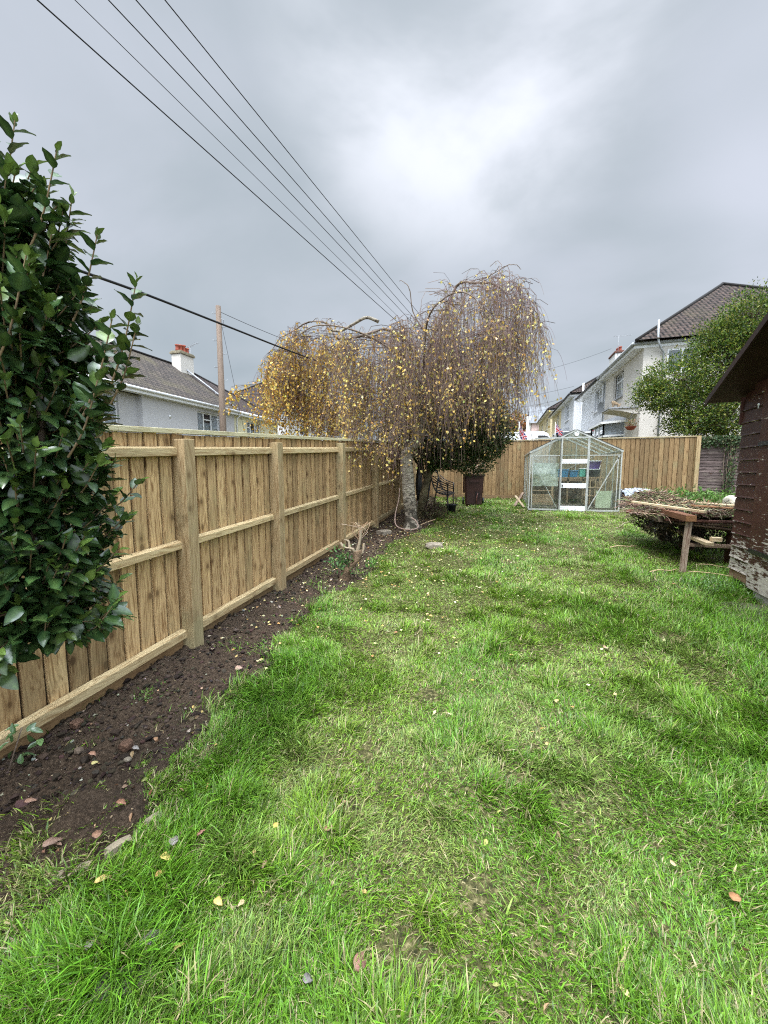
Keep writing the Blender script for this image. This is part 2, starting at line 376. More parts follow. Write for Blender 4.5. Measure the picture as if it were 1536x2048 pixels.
def soil_mat():
    m, g = new_mat('dug_garden_soil'); tcd = g.n('ShaderNodeTexCoord').outputs['Object']
    n = g.noise(tcd, 5, 5, 0.65); n2 = g.noise(tcd, 70, 5, 0.75); n3 = g.noise(tcd, 160, 2, 0.5)
    c = g.ramp(n2, [(0.32, (0.015, 0.009, 0.005)), (0.5, (0.046, 0.030, 0.018)), (0.68, (0.100, 0.069, 0.046))])
    c = g.mix(g.mapr(n, 0.52, 0.72, 0, 0.45), c, (0.085, 0.060, 0.040))
    c = g.mix(g.mapr(n3, 0.70, 0.76, 0, 0.7), c, (0.33, 0.29, 0.22))
    finish(g, c, 0.85, n2, 0.9, 0.02, 0.25); return m
M['soil'] = soil_mat()
xs2 = np.arange(-2.46, -1.0, 0.016); ys2 = np.arange(0.2, 12.0, 0.016)
def zsoil(X, Y):
    e = soil_edge(Y)+(fbm(X, Y, 3.2, 3, 21)-.5)*0.42; t = sstep(-0.03, 0.12, X-e)
    r1 = fbm(X, Y, 9, 4, 31)-.5; r2 = np.abs(fbm(X, Y, 26, 3, 41)-.5)
    return lz(X, Y)+0.012+r1*0.065-r2*0.085-t*0.11
so_ = grid_mesh('soil_bed', xs2, ys2, zsoil, M['soil']); tag(so_, kind='structure')
def on_soil(x, y): return sstep(0.10, -0.10, np.asarray(x)-(bed_edge(y)+(fbm(x, y, 3.2, 3, 21)-.5)*0.42))

# ---- grass: one object of individual blades
BARE = [(-0.583, 1.382, .10), (-0.023, 1.23, .09), (-0.241, 0.98, .13), (-0.60, 1.72, .07), (2.25, 4.15, .25), (0.10, 1.75, .10), (-1.05, 1.05, .05), (0.35, 0.95, .09),
        (-0.38, 2.25, .10), (0.75, 2.4, .10), (1.3, 3.4, .15), (0.35, 3.4, .14), (-0.6, 3.0, .09), (0.1, 5.2, .2), (1.1, 6.0, .25), (-1.45, 4.0, .16), (-1.35, 6.3, .2)]
def in_view(x, y, z, mx=260, my=330):
    u, v, d = cam_px(np.stack([x, y, z], -1)); return (d > .15) & (u > -mx) & (u < 1536+mx) & (v < 2048+my)
def sow(n_per, x0, x1, y0, y1):
    n = int(n_per*(x1-x0)*(y1-y0)); x = rng.uniform(x0, x1, n); y = rng.uniform(y0, y1, n); return x, y
zones = [(-2.5, 2.2, 0.25, 1.5, 40000, 1.0), (-2.5, 2.6, 1.5, 2.6, 30000, 1.08), (-2.3, 3.2, 2.6, 4.4, 16000, 1.3), (-2.3, 3.4, 4.4, 7.5, 8000, 1.7), (-2.3, 6.5, 7.5, 12.0, 4200, 2.3)]
GV, GF, GC = [], [], []; off = 0
for (x0, x1, y0, y1, dens, wsc) in zones:
    x, y = sow(dens, x0, x1, y0, y1); z = lz(x, y)
    keep = in_view(x, y, z)
    soil = on_soil(x, y); keep &= rng.random(len(x)) > np.clip(soil*1.02-0.025*fbm(x, y, 5, 2, 3)*4*(fbm(x, y, 5, 2, 3) > .55), 0, 1)
    keep &= ~((x > 2.5) & (y < 5.0))
    thin = np.zeros(len(x))
    for bx, by, br in BARE: thin = np.maximum(thin, sstep(br*1.25, br*.35, np.hypot(x-bx, y-by))*0.86)
    thin = np.maximum(thin, sstep(.60, .74, fbm(x, y, 2.3, 3, 77))*0.25)
    thin = np.maximum(thin, (x < -1.36)*sstep(1.75, 1.45, y)*(.40+.45*(fbm(x, y, 6, 2, 15) > .50)))
    keep &= rng.random(len(x)) > thin
    keep &= ~((x > .70) & (x < 2.64) & (y > 9.83) & (y < 11.72))
    x, y, z = x[keep], y[keep], z[keep]; n = len(x)
    # patch fields
    tall = sstep(.50, .72, fbm(x, y, 1.35, 3, 55)) 
    edge = sstep(0.40, 0.05, np.abs(x-soil_edge(y)-.28))*sstep(3.6, 2.0, y)
    rough = (x < -1.32)*sstep(1.7, 1.4, y)
    right = sstep(0.9, 2.1, x)*sstep(5.6, 3.6, y)+sstep(0.35, 1.2, x)*sstep(2.6, 1.0, y)*.8
    shed = sstep(1.75, 2.35, x)*sstep(6, 4.5, y)
    tuft = sstep(.56, .78, fbm(x, y, 5.5, 2, 99))
    H = 0.031+0.026*tall+0.030*np.clip(edge, 0, 1)+0.038*np.clip(right, 0, 1)+0.05*shed+0.045*tuft
    H = H*(1-.35*rough)
    H *= np.where(y > 6, 0.85, 1.0)
    L = H*rng.uniform(0.65, 1.55, n)
    fa = fbm(x, y, 1.6, 2, 61)*9.0+fbm(x, y, 7, 2, 62)*3.5
    az = fa+rng.normal(0, 1.15, n)
    lean = np.clip(rng.normal(0.62, 0.30, n)+0.35*(1-np.clip(tall+edge+right+tuft, 0, 1)), 0.05, 1.45)
    bend = rng.uniform(0.1, 1.0, n)
    w = rng.gamma(5.0, 0.00062, n).clip(.0013, .0065)*wsc*(1+.25*tuft)
    d = np.stack([np.cos(az), np.sin(az), 0*az], -1); b = np.stack([-np.sin(az), np.cos(az), 0*az], -1)
    tw = rng.normal(0, .5, n)[:, None]; b = b*np.cos(tw)+np.array([0, 0, 1])*np.sin(tw)*.5
    P = np.stack([x, y, z-0.006], -1); seg = [(.38, 0.0), (.34, .5), (.28, 1.0)]
    rows = [P]
    for fr, bb in seg:
        th = np.clip(lean+bend*bb, 0, 1.75)
        rows.append(rows[-1]+(d*np.sin(th)[:, None]+np.array([0, 0, 1])*np.cos(th)[:, None])*(L*fr)[:, None])
    ws = [1.0, .95, .62]
    V = np.empty((n, 7, 3)); 
    for i in range(3):
        V[:, 2*i] = rows[i]+b*(w*ws[i]/2)[:, None]; V[:, 2*i+1] = rows[i]-b*(w*ws[i]/2)[:, None]
    V[:, 6] = rows[3]
    q = np.array([(0, 1, 3, 2), (2, 3, 5, 4)]); t3 = np.array([(4, 5, 6)]); o7 = (np.arange(n)*7)[:, None, None]+off
    GV.append(V.reshape(-1, 3)); GF.append((q[None]+o7).reshape(-1, 4)); GF.append((t3[None]+o7).reshape(-1, 3)); off += 7*n
    # blade colour: species patches, some straw
    pn = fbm(x, y, 1.1, 3, 71)[:, None]; pn2 = fbm(x, y, 4.5, 2, 73)[:, None]
    c1 = np.array((0.245, 0.355, 0.050)); c2 = np.array((0.165, 0.290, 0.036)); c3 = np.array((0.310, 0.355, 0.125))
    f1 = sstep(.38, .62, pn); f2 = sstep(.52, .72, pn2)*.7
    c = c1*(1-f1)+c2*f1; c = c*(1-f2)+c3*f2
    lush = np.clip(edge+right*.8+shed+tall*.4, 0, 1)[:, None]; c = c*(1-lush*.75)+np.array((0.150, 0.305, 0.030))*lush*.75
    c = c*np.array((.66, .77, .54))*(rng.uniform(.30, 1.60, (n, 1)))*(1+rng.normal(0, .07, (n, 3)))
    st = rng.random(n) < (0.05+0.08*(1-lush[:, 0])+.5*thin[keep]*.5); c[st] = np.array((0.36, 0.31, 0.16))*rng.uniform(.6, 1.25, (st.sum(), 1))
    GC.append(np.repeat(np.clip(c, .005, 1), 7, axis=0))
print('grass verts', off)
grass = link('grass', np_mesh('grass', np.concatenate(GV), GF, np.concatenate(GC)), M['grass'])
tag(grass, 'bright green uneven lawn of short flattened grass with longer tufts', 'grass', kind='stuff')
del GV, GF, GC

# soil crumbs and little stones
n = 16000; x = rng.uniform(-2.34, -1.2, n); y = 0.3+7.5*rng.random(n)**1.5
k = (on_soil(x, y) > .5); x, y = x[k], y[k]; n = len(x)
s_ = rng.gamma(1.6, 0.0032, n).clip(.002, .022)
ico = bmesh.new(); bmesh.ops.create_icosphere(ico, subdivisions=1, radius=1); iv = np.array([v.co[:] for v in ico.verts]); iff = np.array([[v.index for v in f.verts] for f in ico.faces]); ico.free()
def blobs(P, S, cols, jit=.28, flat=.7):
    n = len(P); V = iv[None]*(1+rng.normal(0, jit, (n, len(iv), 1)))*S[:, None, None]; V[..., 2] *= flat
    a = rng.uniform(0, 6.28, n); ca, sa = np.cos(a)[:, None], np.sin(a)[:, None]; q = 1+.5*rng.random((n, 1))
    vx, vy = V[..., 0]*q, V[..., 1]; V = np.stack([vx*ca-vy*sa, vx*sa+vy*ca, V[..., 2]], -1)+P[:, None]
    return V.reshape(-1, 3), [(iff[None]+(np.arange(n)*len(iv))[:, None, None]).reshape(-1, 3)], np.repeat(cols, len(iv), axis=0)
P = np.stack([x, y, zsoil(x, y)+s_*.3], -1)
V, F, c = blobs(P, s_, pick([(.035, .025, .018), (.022, .015, .011), (.055, .040, .029), (.045, .032, .023), (.26, .23, .19)], n, .25, [.3, .3, .2, .17, .03]))
M['crumb'] = M_leaf('soil_crumbs', None, 0.85, 0.0, 0.2)
cr = link('soil_crumbs', np_mesh('soil_crumbs', V, F, c, False), M['crumb']); tag(cr, 'dark crumbly clods and tiny stones on the dug strip by the fence', 'soil', kind='stuff')

# ================================================================== LEFT FENCE
POST_Y = [-1.15, 0.60, 2.385, 3.645, 5.41, 7.10, 8.85, 10.55]
FX = -2.36
def sheared(mb, name, mat, parent, bevel=0.0): return mb.build(name, mat, parent, wc=True, bevel=bevel)
fl = empty('closeboard_fence', (FX, 2.4, SL*2.4), 0, 'new pale featheredge board fence with chunky square posts running along the left side', 'fence')
b = MB(); y = -1.3; 
while y < 12.0:
    w = 0.117; t0 = random.uniform(-.003, .003); top = 1.645+random.uniform(-.008, .003); c = tintv(); y1 = min(y+w+.010, 12.0)
    z0, z1 = 0.10, top
    xa, xb = FX-.006, FX-.006     # back plane
    th0, th1 = 0.023+t0*.5, 0.012 # thick edge first, the thin edge tucks under the next board
    ya_ = y+.012; yb2 = y+w
    vs = [(xa, ya_, z0), (xa, yb2, z0), (xb+th1, yb2, z0), (xb+th0, ya_, z0), (xa, ya_, z1), (xa, yb2, z1), (xb+th1, yb2, z1), (xb+th0, ya_, z1)]
    vs = [(a_, b_, c_+SL*b_) for a_, b_, c_ in vs]
    b.add(vs, [(0, 1, 2, 3), (4, 7, 6, 5), (0, 3, 7, 4), (1, 5, 6, 2), (0, 4, 5, 1), (3, 2, 6, 7)], c); y += w
    
sheared(b, 'featheredge_boards', M['fence'], fl); b = MB(); b.box(FX-.016, FX-.0065, -1.3, 12.0, .10, 1.64, sh=SL); sheared(b, 'seam_shade_backing', M['seamshade'], fl)  # added dark sheet behind the boards paints the shade of the seams
for z0, z1, nm in ((1.478, 1.552, 'rail'), (0.778, 0.846, 'rail'), (0.075, 0.150, 'rail')):
    for i in range(len(POST_Y)):
        y0 = POST_Y[i]+.050 ; y1 = (POST_Y[i+1]-.050) if i+1 < len(POST_Y) else 11.98
        r = MB(); dz = random.uniform(-.004, .004)
        x0 = FX+.0165; x1 = FX+.060
        # arris-style rail with a sloping top face
        vs = []
        for yy in (y0, y1):
            for (px_, pz_) in ((x0, z0), (x1, z0+.004), (x1, z1-.014), (x0, z1)): vs.append((px_, yy, pz_+dz+SL*yy))
        r.add(vs, [(0, 1, 2, 3), (7, 6, 5, 4), (0, 4, 5, 1), (1, 5, 6, 2), (2, 6, 7, 3), (3, 7, 4, 0)], tintv()); sheared(r, nm, M['rail'], fl, 0.002)
for yp in POST_Y:
    p = MB(); dx = random.uniform(-.004, .004)
    h = 1.60+random.uniform(-.01, .01); y0, y1 = yp-.052, yp+.052; x0, x1 = FX+.018, FX+.128
    vs = []
    for z in (-0.3, h): vs += [(x0, y0, z+SL*yp), (x1, y0, z+SL*yp), (x1, y1, z+SL*yp+(0.006 if z > 0 else 0)), (x0, y1, z+SL*yp)]
    p.add(vs, [(0, 3, 2, 1), (4, 5, 6, 7), (0, 1, 5, 4), (1, 2, 6, 5), (2, 3, 7, 6), (3, 0, 4, 7)], (random.uniform(.35, .6), .05, random.random())); sheared(p, 'post', M['post'], fl, 0.004)
cpm = MB()
for (a_, b_) in ((-1.3, 1.9), (1.903, 4.9), (4.903, 7.9), (7.903, 10.9), (10.903, 12.0)):
    cpm.box(FX-.030, FX+.034, a_, b_, 1.648, 1.684, (random.uniform(.4, .7), 0, random.random()), sh=SL)
sheared(cpm, 'capping', M['cap'], fl, 0.003)
gb = MB()
for (a_, b_) in zip(POST_Y, POST_Y[1:]+[12.03]): gb.box(FX-.002, FX+.024, a_+.053, b_-.053, -0.14, 0.073, tintv(), sh=SL)
sheared(gb, 'gravel_board', M['gravel'], fl)

# ================================================================== BACK FENCE (board side towards the garden)
BY = 12.02
fb = empty('closeboard_fence', (1.3, BY, .76), 0, 'knotty brown vertical board fence across the end of the garden behind the greenhouse', 'fence')
b = MB(); x = FX+.03; zb_, zt_ = 0.86, 2.44
while x < 4.86:
    w = 0.112; c = list(tintv()); c[1] = min(1, c[1]+.22); c[0] *= .72; c = tuple(c); x0_ = x; x = x+.007; x1 = min(x0_+w, 4.87); top = zt_+random.uniform(-.006, .003)
    vs = [(x, BY, zb_), (x1, BY, zb_), (x1, BY-.008, zb_), (x, BY-.021, zb_), (x, BY, top), (x1, BY, top), (x1, BY-.008, top), (x, BY-.021, top)]
    b.add(vs, [(0, 1, 2, 3), (4, 7, 6, 5), (0, 3, 7, 4), (1, 5, 6, 2), (0, 4, 5, 1), (3, 2, 6, 7)], c); x = x0_+w
b.build('featheredge_boards', M['fenceb'], fb, wc=True); b = MB(); b.box(FX+.05, 4.87, BY+.0005, BY+.0028, zb_, zt_-.01); b.build('seam_shade_backing', M['seamshade'], fb, wc=True)  # same added dark sheet, painting seam shade on the back fence
b = MB(); 
for (a_, b_) in ((FX+.05, 0.42), (0.423, 2.8), (2.803, 4.87)): b.box(a_, b_, BY-.036, BY+.028, 2.446, 2.476, (random.uniform(.3, .6), 0, random.random()))
b.build('capping', M['capx'], fb, wc=True, bevel=.003)
b = MB()
for (a_, b_) in ((FX+.05, 0.40), (0.403, 2.7), (2.703, 4.87)): b.box(a_, b_, BY-.030, BY-.003, 0.68, 0.857, tintv())
b.build('gravel_board', M['gravelx'], fb, wc=True)
b = MB(); b.box(4.872, 4.965, BY-.06, BY+.035, .5, 2.47, (.5, 0, .3)); b.build('post', M['post'], fb, wc=True, bevel=.003)
b = MB(); b.box(FX+.05, 4.87, BY+.003, BY+.045, 2.2, 2.28, (.5, 0, .3)); b.box(FX+.05, 4.87, BY+.003, BY+.045, 1.2, 1.28, (.5, 0, .6)); b.build('rail', M['rail'], fb, wc=True)

# old waney lap panels to the right
def lap_panel(x0, x1, yy, label, top, posts=True):
    e = empty('lap_panel_fence', ((x0+x1)/2, yy, .8), 0, label, 'fence panel', 'old lap panels right of the new fence')
    b = MB(); z = .98; n = 24
    while z < top:
        hh = .098; c = (random.uniform(.1, .95), 0, random.random()); vs = []; fs = []
        sd = random.random()*50
        for i in range(n+1):
            xx = x0+(x1-x0)*i/n; w1 = (float(fbm(xx*3+sd, sd, 2, 3, 3))-.5)*.035
            vs += [(xx, yy-.034, z+w1), (xx, yy-.020, z+w1-.003), (xx, yy-.006, z+hh+.02), (xx, yy-.012, z+hh+.02)]
        for i in range(n):
            o = 4*i; fs += [(o, o+4, o+7, o+3), (o, o+1, o+5, o+4), (o+1, o+2, o+6, o+5), (o+2, o+3, o+7, o+6)]
        b.add(vs, fs, c); z += hh*.80
    b.build('lap_boards', M['lap'], e, wc=True)
    for xb_ in (x0, x1-.035): b = MB(); b.box(xb_, xb_+.035, yy-.05, yy-.036, .95, top+.03, (.2, 0, .1)); b.build('batten', M['lap'], e, wc=True)
    b = MB(); b.box(x0, x1, yy-.02, yy+.01, .72, .975, (.75, .1, .4)); b.build('gravel_board', M['oldwood'], e, wc=True)
lap_panel(4.97, 5.62, 12.16, 'weathered purple-brown lap panel beside the last new fence board', 2.30)
lap_panel(5.74, 7.5, 12.18, 'weathered lap panel mostly hidden behind the shed corner', 2.30)
b = MB(); b.box(5.625, 5.735, 12.12, 12.22, .6, 2.35, (.3, 0, .5)); o = b.build('fence_post', M['lap']); tag(o, 'dark old square fence post between the two weathered lap panels', 'fence post')

# ================================================================== GREENHOUSE
M['alu'] = M_simple('old_aluminium', (0.42, 0.43, 0.40), 0.42, 0.18, 12, 0.2, metal=0.35, spec=0.5)
M['alud'] = M_simple('dark_rubber_gasket', (0.05, 0.05, 0.045), 0.7)
M['aluw'] = M_simple('dull_white_aluminium_panel', (0.72, 0.73, 0.74), 0.45, 0.10, 9, 0.1)
def M_glass(name, tint=(0.95, 0.975, 0.96), dirt=0.045, refl=1.0, dirtcol=(0.42, 0.46, 0.38)):
    m, g = new_mat(name); tcd = g.n('ShaderNodeTexCoord').outputs['Object']
    t = g.n('ShaderNodeBsdfTransparent', {0: tuple(tint)+(1,)}); gl = g.n('ShaderNodeBsdfGlossy', {0: (1, 1, 1, 1), 'Roughness': 0.03})
    fc = g.n('ShaderNodeLayerWeight', {'Blend': 0.5}).outputs['Facing']; fr = g.m('ADD', g.m('MULTIPLY', g.m('POWER', fc, 5.0), .80), .035)
    s = g.n('ShaderNodeMixShader', {0: g.m('MULTIPLY', fr, refl, clamp=True), 1: t.outputs[0], 2: gl.outputs[0]}).outputs[0]
    nz = g.noise(tcd, 5, 6, 0.75); df = g.n('ShaderNodeBsdfDiffuse', {0: tuple(dirtcol)+(1,)})
    s = g.n('ShaderNodeMixShader', {0: g.mapr(nz, 0.35, 0.75, dirt*.4, dirt*1.6), 1: s, 2: df.outputs[0]}).outputs[0]
    g.n('ShaderNodeOutputMaterial', {0: s}); return m
M['gglass'] = M_glass('greenhouse_glass'); M['gglassd'] = M_glass('dirty_greenhouse_glass', dirt=0.16, dirtcol=(0.36, 0.40, 0.32))
GX0, GX1, GY0, GY1, GZ, GE, GA = 0.70, 2.62, 9.86, 11.70, 0.645, 2.00, 2.49
gx = (GX0+GX1)/2
gh = empty('greenhouse', (gx, (GY0+GY1)/2, GZ), 0, 'small aluminium framed glass greenhouse with a sliding door on the lawn', 'greenhouse')
def roofz(x): return GE+(GA-GE)*(1-abs(x-gx)/(GX1-gx))
fr = MB(); T = .026
for yy in (GY0, GY1):
    for x in (GX0, GX1): fr.box(x-T/2, x+T/2, yy-T/2, yy+T/2, GZ, GE)
    fr.beam((GX0-.02, yy, GE), (gx, yy, GA), T, .036); fr.beam((gx, yy, GA), (GX1+.02, yy, GE), T, .036)
    fr.box(GX0, GX1, yy-T/2+.002, yy+T/2-.002, GZ-.015, GZ+.022)
    if yy == GY1:
        for x in (GX0+.62, GX1-.62): fr.box(x-.010, x+.010, yy-.012, yy+.012, GZ+.02, roofz(x)-.02)
        fr.box(GX0+.02, GX1-.02, yy-.011, yy+.011, GE-.02, GE+.006)
for x in (GX0, GX1):
    fr.box(x-T/2+.003, x+T/2-.003, GY0, GY1, GZ-.012, GZ+.020); fr.box(x-.024, x+.024, GY0-.03, GY1+.03, GE-.018, GE+.016)
    for k in range(1, 3): 
        yy = GY0+k*(GY1-GY0)/3; fr.box(x-.009, x+.009, yy-.012, yy+.012, GZ+.02, GE-.018)
fr.box(gx-.022, gx+.022, GY0-.02, GY1+.02, GA-.012, GA+.020)
for k in range(1, 3):
    yy = GY0+k*(GY1-GY0)/3
    fr.beam((GX0, yy, GE+.01), (gx, yy, GA), .018, .022); fr.beam((gx, yy, GA), (GX1, yy, GE+.01), .018, .022)
for k in (GY0+.3, ): pass
# front gable: door posts, horizontal glazing bars, diagonal braces
fr.box(1.355, 1.385, GY0-.014, GY0+.014, GZ, roofz(1.37)-.01); fr.box(1.945, 1.972, GY0-.014, GY0+.014, GZ, roofz(1.96)-.01)
fr.box(GX0+.015, 1.355, GY0-.009, GY0+.009, 1.905, 1.922); fr.box(1.972, GX1-.015, GY0-.009, GY0+.009, 1.905, 1.922)
fr.beam((GX0+.06, GY0+.012, 1.80), (1.33, GY0+.012, GZ+.03), .012, .014); fr.beam((GX1-.04, GY0-.004, 1.90), (1.99, GY0-.004, GZ+.03), .012, .020)
fr.box(GX0+.05, GX0+.068, GY0-.010, GY0+.010, GZ+.02, 1.90); fr.box(GX1-.075, GX1-.058, GY0-.010, GY0+.010, GZ+.02, 1.90)
for s in (0, 1):   # internal wind braces on the back gable
    fr.beam((GX0+.1 if s else GX1-.1, GY1-.02, GE), (gx, GY1-.02, GZ+.9), .010, .012)
fr.build('frame', M['alu'], gh, wc=True)
gk = MB()
for x in (1.352, 1.389): gk.box(x-.004, x+.004, GY0-.020, GY0-.014, GZ, 2.30)
gk.beam((GX0-.02, GY0-.016, GE+.024), (gx, GY0-.016, GA+.024), .006, .010); gk.beam((gx, GY0-.016, GA+.024), (GX1+.02, GY0-.016, GE+.024), .006, .010)
gk.build('gasket', M['alud'], gh, wc=True)
tr = MB(); tr.box(.78, 1.985, GY0-.050, GY0-.022, 2.305, 2.335); tr.build('door_track', M['alu'], gh, wc=True)
rw = MB(); rw.tube([(gx+.02+.045*math.cos(a), GY0-.02, 2.405+.045*math.sin(a)) for a in np.linspace(0, 6.28, 17)], .006, 5, caps=False); rw.prism([(gx+.02+.04*math.cos(a), GY0-.018, 2.405+.04*math.sin(a)) for a in np.linspace(0, 6.28, 17)[:-1]], (0, .004, 0))
rw.build('gable_badge', M['aluw'], gh, wc=True)
def pane(pts, d=(0, .003, 0), mt='gglass'):
    b = MB(); b.prism(pts, d); b.build('glass_pane', M[mt], gh, wc=True)
y = GY0+.002
pane([(GX0+.02, y, GZ+.02), (1.35, y, GZ+.02), (1.35, y, roofz(1.35)-.025), (GX0+.02, y, GE)])
pane([(1.975, y, GZ+.02), (GX1-.02, y, GZ+.02), (GX1-.02, y, GE), (1.975, y, roofz(1.975)-.025)])
pane([(1.39, y, 2.31), (1.94, y, 2.31), (1.94, y, roofz(1.94)-.03), (gx, y, GA-.03), (1.39, y, roofz(1.39)-.03)])
y = GY1-.002; pane([(GX0+.02, y, GZ+.02), (GX1-.02, y, GZ+.02), (GX1-.02, y, GE), (gx, y, GA-.02), (GX0+.02, y, GE)], mt='gglassd')
for k in range(3):
    ya, yb_ = GY0+k*(GY1-GY0)/3+.013, GY0+(k+1)*(GY1-GY0)/3-.013
    for x in (GX0, GX1): pane([(x, ya, GZ+.02), (x, yb_, GZ+.02), (x, yb_, GE-.02), (x, ya, GE-.02)], (.003, 0, 0), 'gglassd')
    for x in (GX0, GX1):
        pane([(x, ya, GE+.012), (x, yb_, GE+.012), (gx, yb_, GA+.006), (gx, ya, GA+.006)], (0, 0, .003), 'gglassd')
dr = MB(); Yd = GY0-.036   # sliding door
for x in (1.383, 1.930): dr.box(x-.012, x+.012, Yd-.012, Yd+.012, GZ-.01, 2.305)
dr.build('door_stile', M['alu'], gh, wc=True)
for z0, z1 in ((GZ-.015, GZ+.10), (1.165, 1.275), (1.730, 1.832)):
    p = MB(); p.box(1.396, 1.917, Yd-.010, Yd+.010, z0, z1, (1, 1, 1)); p.box(1.396, 1.917, Yd-.013, Yd-.0102, z0+.03, z0+.038); p.box(1.396, 1.917, Yd-.013, Yd-.0102, z1-.035, z1-.028)
    o = p.build('kick_panel' if z0 < .8 else 'door_rail', M['aluw'], gh, wc=True)
    if 1.0 < z0 < 1.3:
        h = MB(); h.box(1.408, 1.432, Yd-.024, Yd-.0135, 1.195, 1.245); h.build('handle', M['alud'], o)
for z0, z1 in ((GZ+.10, 1.165), (1.275, 1.730), (1.832, 2.30)):
    p = MB(); p.box(1.396, 1.917, Yd-.001, Yd+.002, z0, z1); p.build('door_glass', M['gglass'], gh, wc=True)

# things inside the greenhouse
M['stagew'] = M_wood('greenhouse_bench_wood', (0.38, 0.27, 0.17), (0.18, 0.11, 0.06), axis='X', knots=.3)
M['stagez'] = M_wood('greenhouse_post_wood', (0.36, 0.27, 0.17), (0.18, 0.12, 0.06), axis='Z', knots=.3)
def plastic(name, col, rough=0.35): 
    if name not in M: M[name] = M_simple(name, col, rough, 0.12, 5, 0.05, spec=0.5)
    return M[name]
gzf = .74
st = empty('greenhouse_staging', (gx, 11.35, gzf), 0, 'brown wooden slatted bench along the back of the greenhouse', 'bench')
b = MB()
for k in range(5): b.box(GX0+.12, GX1-.12, 11.02+k*.125, 11.12+k*.125, 1.375, 1.40, tintv())
b.build('top', M['stagew'], st, wc=True)
for x in (GX0+.2, 1.2, 1.72, 2.08, GX1-.2):
    for yy in (11.02, 11.58):
        b = MB(); b.box(x-.022, x+.022, yy-.02, yy+.02, gzf, 1.374, tintv()); b.build('leg', M['stagez'], st, wc=True)
b = MB(); b.box(GX0+.12, GX1-.12, 11.0, 11.018, 1.30, 1.372, (.2, .2, .4)); b.box(GX0+.12, GX1-.12, 11.62, 11.635, .8, 1.36, (.15, .2, .7)); b.build('apron', M['stagew'], st, wc=True)
def crate(x, y, z, w, d, h, label, slats=3, mat='stagew', cat='crate', name='wooden_crate'):
    e = empty(name, (x, y, z), 0, label, cat)
    for k in range(slats):
        b = MB(); z0 = z+k*h/slats; z1 = z0+h/slats*.80
        b.box(x-w/2, x+w/2, y-d/2, y-d/2+.014, z0, z1, tintv()); b.box(x-w/2, x+w/2, y+d/2-.014, y+d/2, z0, z1, tintv())
        b.box(x-w/2, x-w/2+.014, y-d/2+.015, y+d/2-.015, z0, z1, tintv()); b.box(x+w/2-.014, x+w/2, y-d/2+.015, y+d/2-.015, z0, z1, tintv()); b.build('slat', M[mat], e, wc=True)
    b = MB()
    for sx in (-1, 1):
        for sy in (-1, 1): b.box(x+sx*(w/2-.03)-.014, x+sx*(w/2-.03)+.014, y+sy*(d/2-.03)-.014, y+sy*(d/2-.03)+.014, z, z+h)
    b.box(x-w/2+.015, x+w/2-.015, y-d/2+.045, y+d/2-.045, z+.006, z+.018); b.build('corner_block', M[mat], e, wc=True)
crate(1.06, 10.55, .72, .50, .38, .26, 'wooden slatted crate at the bottom left behind the greenhouse glass')
# cupboard / open frame shelf above the crate
sh_ = empty('shelf_unit', (1.05, 10.9, .73), 0, 'dark open wooden shelf frame inside the left of the greenhouse', 'shelf')
for x in (.80, 1.33):
    b = MB(); b.box(x-.025, x+.025, 10.80, 11.0, .73, 1.27, tintv()); b.build('side_post', M['stagez'], sh_, wc=True)
for z in (.80, 1.05, 1.24):
    b = MB(); b.box(.826, 1.304, 10.78, 10.99, z, z+.02, tintv()); b.build('shelf', M['stagew'], sh_, wc=True)
o = MB(); o.prism([(.765, 9.93, 1.20), (1.34, 9.93, 1.20), (1.34, 9.94, 1.735), (.765, 9.94, 1.76)], (0, .006, 0)); 
m, g = new_mat('cloudy_plastic_sheet'); tcd = g.n('ShaderNodeTexCoord').outputs['Object']; nz = g.noise(tcd, 7, 6, .7)
df = g.n('ShaderNodeBsdfDiffuse', {0: g.ramp(nz, [(.3, (.25, .29, .22)), (.7, (.62, .66, .60))])}); tp = g.n('ShaderNodeBsdfTransparent', {0: (.85, .9, .85, 1)})
g.n('ShaderNodeOutputMaterial', {0: g.n('ShaderNodeMixShader', {0: g.mapr(nz, .3, .7, .35, .8), 1: tp.outputs[0], 2: df.outputs[0]}).outputs[0]})
o = o.build('plastic_sheet', m); tag(o, 'cloudy translucent plastic sheet standing behind the left greenhouse pane', 'sheet')
M['blueb'] = plastic('blue_plastic', (0.03, 0.16, 0.30)); M['purpleb'] = plastic('purple_plastic', (0.07, 0.035, 0.17)); M['whitep'] = plastic('white_plastic', (0.72, 0.74, 0.74))
M['greenp'] = plastic('green_plastic', (0.10, 0.42, 0.33)); M['greyp'] = plastic('grey_green_board', (0.33, 0.37, 0.25), .6); M['blackp'] = plastic('black_plastic', (0.012, 0.013, 0.015), .4)
